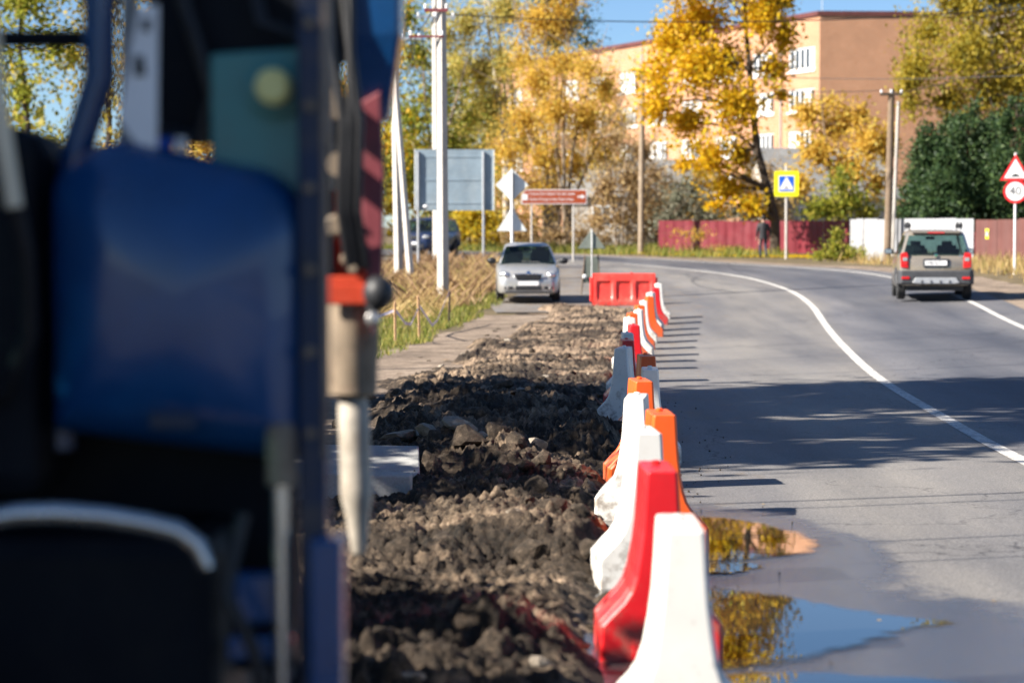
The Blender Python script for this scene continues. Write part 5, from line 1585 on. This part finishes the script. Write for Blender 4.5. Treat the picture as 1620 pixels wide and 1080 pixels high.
for k, (px, Y, py0, wd_, lm, n_, lab) in enumerate(((800, 152, 170, 60, 'orange', 9000, 'ochre thicket tree behind the diamond sign'), (880, 154, 150, 64, 'brown', 9000, 'russet thicket tree behind the copper tree'), (955, 150, 120, 52, 'orange', 11000, 'russet thicket tree left of the grey pole'),
                                              (1035, 138, 265, 46, 'brown', 6000, 'bare russet tree right of the grey pole'), (1110, 140, 262, 48, 'orange', 5500, 'ochre tree behind the maple trunk'), (1215, 136, 262, 46, 'brown', 5000, 'russet tree between the maple and the slate roof'), (760, 150, 140, 60, 'pale', 9000, 'pale yellow tree behind the billboard'))):
    hh_ = 385 - py0
    shrub_multi('thicket_tree', lab, Y, px, [[(px - 5, 340), (px - 15, 385 - hh_ * .6), (px - 25, py0 + 10)], [(px + 4, 340), (px + 12, 385 - hh_ * .6), (px + 28, py0 + 15)], [(px, 340), (px + 2, 385 - hh_ * .5), (px, py0)]],
                cl(Y, [(px + dx * wd_, py0 + hh_ * v, wd_ * .55, hh_ * .17, 0) for dx, v in ((0, .1), (-.45, .3), (.45, .28), (0, .45), (-.5, .62), (.5, .6), (0, .78), (-.5, .9), (.5, .9))]), n_, .10, lm, M['palebark'], .40, .08, 'tree', 'thicket trees behind the bend', 6)
shrub_multi('dark_spruce', 'bluish dark spruce top behind the bare birches', 165, 880,
            [[(880, 200), (880, 60), (880, -40)]], cl(165, [(870, 60, 40, 30, 0), (900, 30, 46, 36, 0), (870, 0, 36, 36, 0), (930, 70, 26, 20, 0)]), 4200, .13, 'dark', M['bark'], .44, .2)
# foliage far left, seen through the gaps of the machine
for k, (px, Y, lm, lab) in enumerate(((560, 120, 'gold', 'amber tree behind the excavator arm'), (470, 112, 'green', 'green tree behind the excavator post'), (300, 95, 'orange', 'orange tree glimpsed through the gap of the machine'),
                                      (170, 105, 'olive', 'olive tree hidden behind the blue fender'), (40, 98, 'green', 'green tree seen past the tan hand rail'), (-80, 110, 'gold', 'golden tree beyond the left edge'))):
    b_ = at(px, 0, Y); base = gp(b_.x, Y)
    tree('verge_tree', lab, base, [base + Vector((0, 0, -.1)), at(px, 300, Y), at(px + 5, 200, Y), at(px - 5, 80, Y), at(px, -60, Y)],
         cl(Y, [(px - 40, 260, 60, 60, 0), (px + 40, 230, 60, 60, 0), (px, 150, 70, 60, 0), (px - 50, 90, 60, 60, 0), (px + 50, 80, 60, 60, 0), (px, 0, 80, 70, 0), (px, -80, 60, 60, 0)]), 5000, .13, lm, M['bark'], .22, .42, .9, 2, group='trees left of the street')
# far wood closing the horizon
wl = []
for k in range(110):
    x = -190 + 400 * (k + rnd.random()) / 110; y = 235 + rnd.uniform(-15, 25)
    h = rnd.uniform(4, 9) if x > 0 else rnd.uniform(7, 13)
    wl.append((Vector((x, y, float(gz(x, y)) + h * .5)), (rnd.uniform(3, 6), 4, h * .55)))
o = leaves(wl, 42000, .75, LM['olive'], 'far_wood', None, .15, .25)
tag(o, 'far belt of autumn trees closing the horizon', kind='stuff')
# shade trees on the near left side, out of the frame; their shadows fall over the machine and the road
def shade(label, x, y, h0, h1, r, n, gap=.34, lsz=.19):
    r = r * .8
    base = gp(x, y)
    cs = []
    for k in range(22):
        u = k / 21
        a = rnd.uniform(0, 6.28); rr = r * (.35 + .35 * math.sin(u * math.pi)) * rnd.uniform(.5, 1.3)
        cs.append((Vector((x + math.cos(a) * rr, y + math.sin(a) * rr, h0 + (h1 - h0) * u)), (r * .45, r * .45, (h1 - h0) * .09)))
    return tree('shade_tree', label, base, [base + Vector((0, 0, -.2)), Vector((x, y, h0 * .6)), Vector((x + .1, y, h0)), Vector((x, y + .1, (h0 + h1) / 2)), Vector((x, y, h1))], cs, n, lsz, 'olive', M['bark'], .3, gap, .7, 2, group='street trees left of the machine')
shade('unseen tree added left of the camera to shade the machine', -8.6, -1.0, 3.2, 12.5, 3.0, 12000, .33)  # added out of view so its crown shades the machine
shade('street tree left of the dug strip shading the road', -10.5, 18.4, 2.6, 15.5, 4.2, 26000, .27, .2)
shade('small unseen tree added beside the machine to shade the near rubble', -4.7, 9.1, .8, 3.0, 2.0, 22000, .30, .07)  # low crown added off frame to darken the rubble by the machine
shade('slim high crowned tree added out of view to shade the near right lane', -4.7, 7.1, 5.9, 7.8, 1.0, 12000, .25, .06)  # added crown, shaped to drop shade on the near right asphalt
shade('low unseen tree added to shade the kerb stones and rubble', -6.4, 14.9, .8, 4.7, 2.4, 30000, .27, .08)  # added off frame to put the kerbs and nearby rubble in shade
shade('street tree further along shading the road beyond', -10.5, 24.6, 2.6, 15.0, 4.2, 26000, .27, .2)

# ------------------------------------------------------------------ grass, leaves on the verge
M['drygrass'] = leafmat('dry_grass', [(0, (.30, .19, .07)), (.4, (.46, .32, .13)), (.8, (.58, .43, .19)), (1, (.33, .30, .08))], .4)
M['greengrass'] = leafmat('green_grass', [(0, (.10, .14, .02)), (.5, (.22, .24, .04)), (1, (.42, .34, .10))], .4)
M['reed'] = leafmat('brown_reed', [(0, (.22, .13, .07)), (.5, (.34, .21, .11)), (1, (.46, .32, .17))], .4)


def grass(name, label, area, n, h, mat, lean=.35, wd=.012, thr=.40):
    x0, x1, y0, y1, f = area
    x = rng.uniform(x0, x1, n * 3); y = rng.uniform(y0, y1, n * 3)
    k = f(x, y) & (fbm(x * .9, y * .5, 3, 41) + .10 * rng.normal(size=len(x)) > thr)
    x = x[k][:n]; y = y[k][:n]; m_ = len(x)
    z = gz(x, y) - .035
    a = rng.uniform(0, 2 * np.pi, m_); hh = h * (.5 + .8 * rng.random(m_)) * (.15 + 1.7 * fbm(x * .8, y * .4, 3, 50))
    dx = np.cos(a) * hh * lean * rng.random(m_); dy = np.sin(a) * hh * lean * rng.random(m_)
    b_ = rng.uniform(0, np.pi, m_); wx = np.cos(b_) * wd; wy = np.sin(b_) * wd
    V = np.stack([np.stack([x - wx, y - wy, z], 1), np.stack([x + wx, y + wy, z], 1), np.stack([x + dx * .45 + wx * .6, y + dy * .45, z + hh * .6], 1), np.stack([x + dx, y + dy, z + hh], 1)], 1).reshape(-1, 3)
    F = (np.arange(m_)[:, None] * 4 + np.array([0, 1, 2, 3])[None])
    return tag(np_obj(name, V, F, mat), label, kind='stuff')


def vl(y): return np.interp(y, [40, 44, 47, 52, 56, 60, 66, 72, 85, 92, 96], [-2.6, -2.1, -1.75, -1.2, -.6, -.5, -.1, .6, 1.2, .5, -2.5])
grass('dry_grass', 'tall straw coloured grass around the concrete poles', (-5, 1.3, 55, 84, lambda x, y: x < vl(y) - .8 + 1.2 * (fbm(x, y * .4, 3, 77) - .5)), 7500, .36, M['drygrass'], 1.3, .010, .47)
grass('reed_grass', 'brown weeds standing behind the dry grass', (-5, 1.3, 60, 92, lambda x, y: x < vl(y) - .5 + 1.0 * (fbm(x, y * .4, 3, 78) - .5)), 7000, .40, M['reed'], 1.3, .010, .46)
grass('short_grass', 'short green grass at the edge of the dusty path', (-5, 1.3, 41, 66, lambda x, y: x < vl(y) + .9 * (fbm(x * 2, y * .7, 3, 79) - .5)), 14000, .15, M['greengrass'], .6, .012)
grass('far_verge_grass', 'yellowing grass along the far edge of the bend', (-14, 12, 104, 134, lambda x, y: (x * .9 + (y - 106) * .55 > 5.8)), 9000, .35, M['greengrass'], .5, .03)
grass('right_verge_grass', 'dry grass at the foot of the brown fence', (12.4, 26, 40, 100, lambda x, y: x > np.interp(y, [40, 60, 72, 86, 98], [12.3, 14.2, 14.2, 13.6, 12.6])), 14000, .38, M['drygrass'], .5, .02)


grass('meadow_grass', 'rough yellowing grass on the open ground left of the path', (-34, -3.2, 8, 112, lambda x, y: x < np.interp(y, [8, 40, 55, 90, 112], [-4.2, -4.2, -4.6, -4.8, -14])), 26000, .30, M['greengrass'], .8, .03, .36)
grass('meadow_straw', 'patches of straw coloured grass on the open ground to the left', (-34, -4, 20, 112, lambda x, y: x < np.interp(y, [8, 40, 55, 90, 112], [-5, -5, -5, -5.2, -15])), 14000, .5, M['drygrass'], .8, .025, .48)


def litter(name, label, x, y, size, mat, lift=.02):
    n = len(x); z = gz(x, y) + lift
    a = rng.uniform(0, 6.28, n); s_ = size * (.6 + .8 * rng.random(n))
    c, s2 = np.cos(a) * s_, np.sin(a) * s_
    V = np.stack([np.stack([x - c, y - s2, z], 1), np.stack([x + s2 * .6, y - c * .6, z + size * .25], 1), np.stack([x + c, y + s2, z + size * .06], 1), np.stack([x - s2 * .6, y + c * .6, z + size * .3], 1)], 1).reshape(-1, 3)
    return tag(np_obj(name, V, np.arange(4 * n).reshape(-1, 4), mat), label, kind='stuff')


n = 2600
u = rng.random(n); x = 7 + u * 8 + rng.normal(size=n) * .8; y = 112.5 - u * 12 + rng.normal(size=n) * 1.3
litter('fallen_leaves', 'fallen yellow leaves along the foot of the fences', x, y, .09, LM['gold'])

n = 24
y = 9.5 + 40 * rng.random(n) ** 1.5; x = np.interp(y, by, bx) + .1 + np.abs(rng.normal(size=n)) * 1.6
litter('road_leaves', 'few fallen leaves scattered over the asphalt', x, y, .014, LM['brown'], .006)
# ------------------------------------------------------------------ the walker
pe = thing('person', 'person in black jacket and dark trousers walking away along the red fence', 'person', gp(10.55, 101.6), R(8))
import bmesh
skv = [  # name, pos, radius
    ('pel', (0, 0, .95), .135), ('waist', (0, .0, 1.08), .15), ('chest', (0, .01, 1.28), .165), ('neckb', (0, .02, 1.45), .10), ('neck', (0, .03, 1.53), .06), ('head', (0, .05, 1.63), .092), ('top', (0, .05, 1.73), .07),
    ('hl', (-.10, 0, .90), .10), ('kl', (-.11, .10, .50), .068), ('al', (-.11, .02, .10), .048), ('tl', (-.11, .17, .045), .042),
    ('hr', (.10, 0, .90), .10), ('kr', (.10, .02, .50), .068), ('ar', (.10, -.20, .14), .048), ('tr', (.10, -.06, .045), .042),
    ('sl', (-.20, .01, 1.40), .082), ('el', (-.265, -.03, 1.13), .06), ('wl', (-.26, .08, .90), .042), ('pl', (-.255, .10, .83), .036),
    ('sr', (.20, .01, 1.40), .082), ('er', (.265, -.02, 1.13), .06), ('wr', (.26, .06, .90), .042), ('pr', (.255, .08, .83), .036)]
ix = {n_: i for i, (n_, _, _) in enumerate(skv)}
ed = [('pel', 'waist'), ('waist', 'chest'), ('chest', 'neckb'), ('neckb', 'neck'), ('neck', 'head'), ('head', 'top'), ('pel', 'hl'), ('hl', 'kl'), ('kl', 'al'), ('al', 'tl'), ('pel', 'hr'), ('hr', 'kr'), ('kr', 'ar'), ('ar', 'tr'),
      ('chest', 'sl'), ('sl', 'el'), ('el', 'wl'), ('wl', 'pl'), ('chest', 'sr'), ('sr', 'er'), ('er', 'wr'), ('wr', 'pr')]
V = [p for _, p, _ in skv]; Rr = [r_ for _, _, r_ in skv]; Ed = [(ix[a], ix[b_]) for a, b_ in ed]
for sd_, side in (('pl', -1), ('pr', 1)):
    p = Vector(skv[ix[sd_]][1])
    for k, (dx, dy, ln) in enumerate(((-.022, .02, .06), (-.008, .03, .075), (.007, .03, .07), (.021, .02, .055), (.03 * -side, .055, .03))):
        a = p + Vector((dx, .006, -.045)); b_ = a + Vector((dx * .2, .012, -ln * .5)); c = b_ + Vector((0, .014, -ln * .4))
        i0 = len(V); V += [tuple(a), tuple(b_), tuple(c)]; Rr += [.010, .009, .008]; Ed += [(ix[sd_], i0), (i0, i0 + 1), (i0 + 1, i0 + 2)]
me = bpy.data.meshes.new('body'); me.from_pydata(V, Ed, [])
po = bpy.data.objects.new('body_tmp', me); link(po)
sk = po.modifiers.new('skin', 'SKIN')
for i, r_ in enumerate(Rr): me.skin_vertices[0].data[i].radius = (r_, r_)
me.skin_vertices[0].data[0].use_root = True
ss_ = po.modifiers.new('sub', 'SUBSURF'); ss_.levels = 1; ss_.render_levels = 1
dg = bpy.context.evaluated_depsgraph_get()
bm_ = bpy.data.meshes.new_from_object(po.evaluated_get(dg)); bpy.data.objects.remove(po)
M['jacket'] = paint('black_jacket', (.018, .018, .022), .7, vary=.3); M['trousers'] = paint('dark_trousers', (.02, .026, .05), .8, vary=.3); M['skin'] = paint('skin', (.45, .27, .19), .5, vary=.1); M['hairm'] = paint('dark_hair', (.02, .015, .012), .7)
bm_.materials.clear()
for m_ in (M['jacket'], M['trousers'], M['skin'], M['hairm']): bm_.materials.append(m_)
for pol in bm_.polygons:
    c = pol.center
    pol.use_smooth = True
    if c.z > 1.50: pol.material_index = 2
    elif c.z < .12: pol.material_index = 3
    elif abs(c.x) > .17 and c.z < .87: pol.material_index = 2
    elif c.z < .88: pol.material_index = 1
    else: pol.material_index = 0
bm_.name = 'body'
link(bpy.data.objects.new('body', bm_), pe)
MB().ell((0, .035, 1.69), (.10, .115, .105), 14, 10).build('hair', M['hairm'], pe, True)
MB().loft([[Vector((math.cos(a) * rx, math.sin(a) * ry, z)) for a in [2 * math.pi * k / 16 for k in range(16)]] for z, rx, ry in ((.80, .195, .15), (.95, .19, .148), (1.1, .18, .14), (1.3, .205, .15), (1.42, .18, .125), (1.50, .09, .085))]).build('jacket_shell', M['jacket'], pe, True)
MB().ell((0, .15, 1.63), (.018, .025, .02)).build('nose', M['skin'], pe, True)
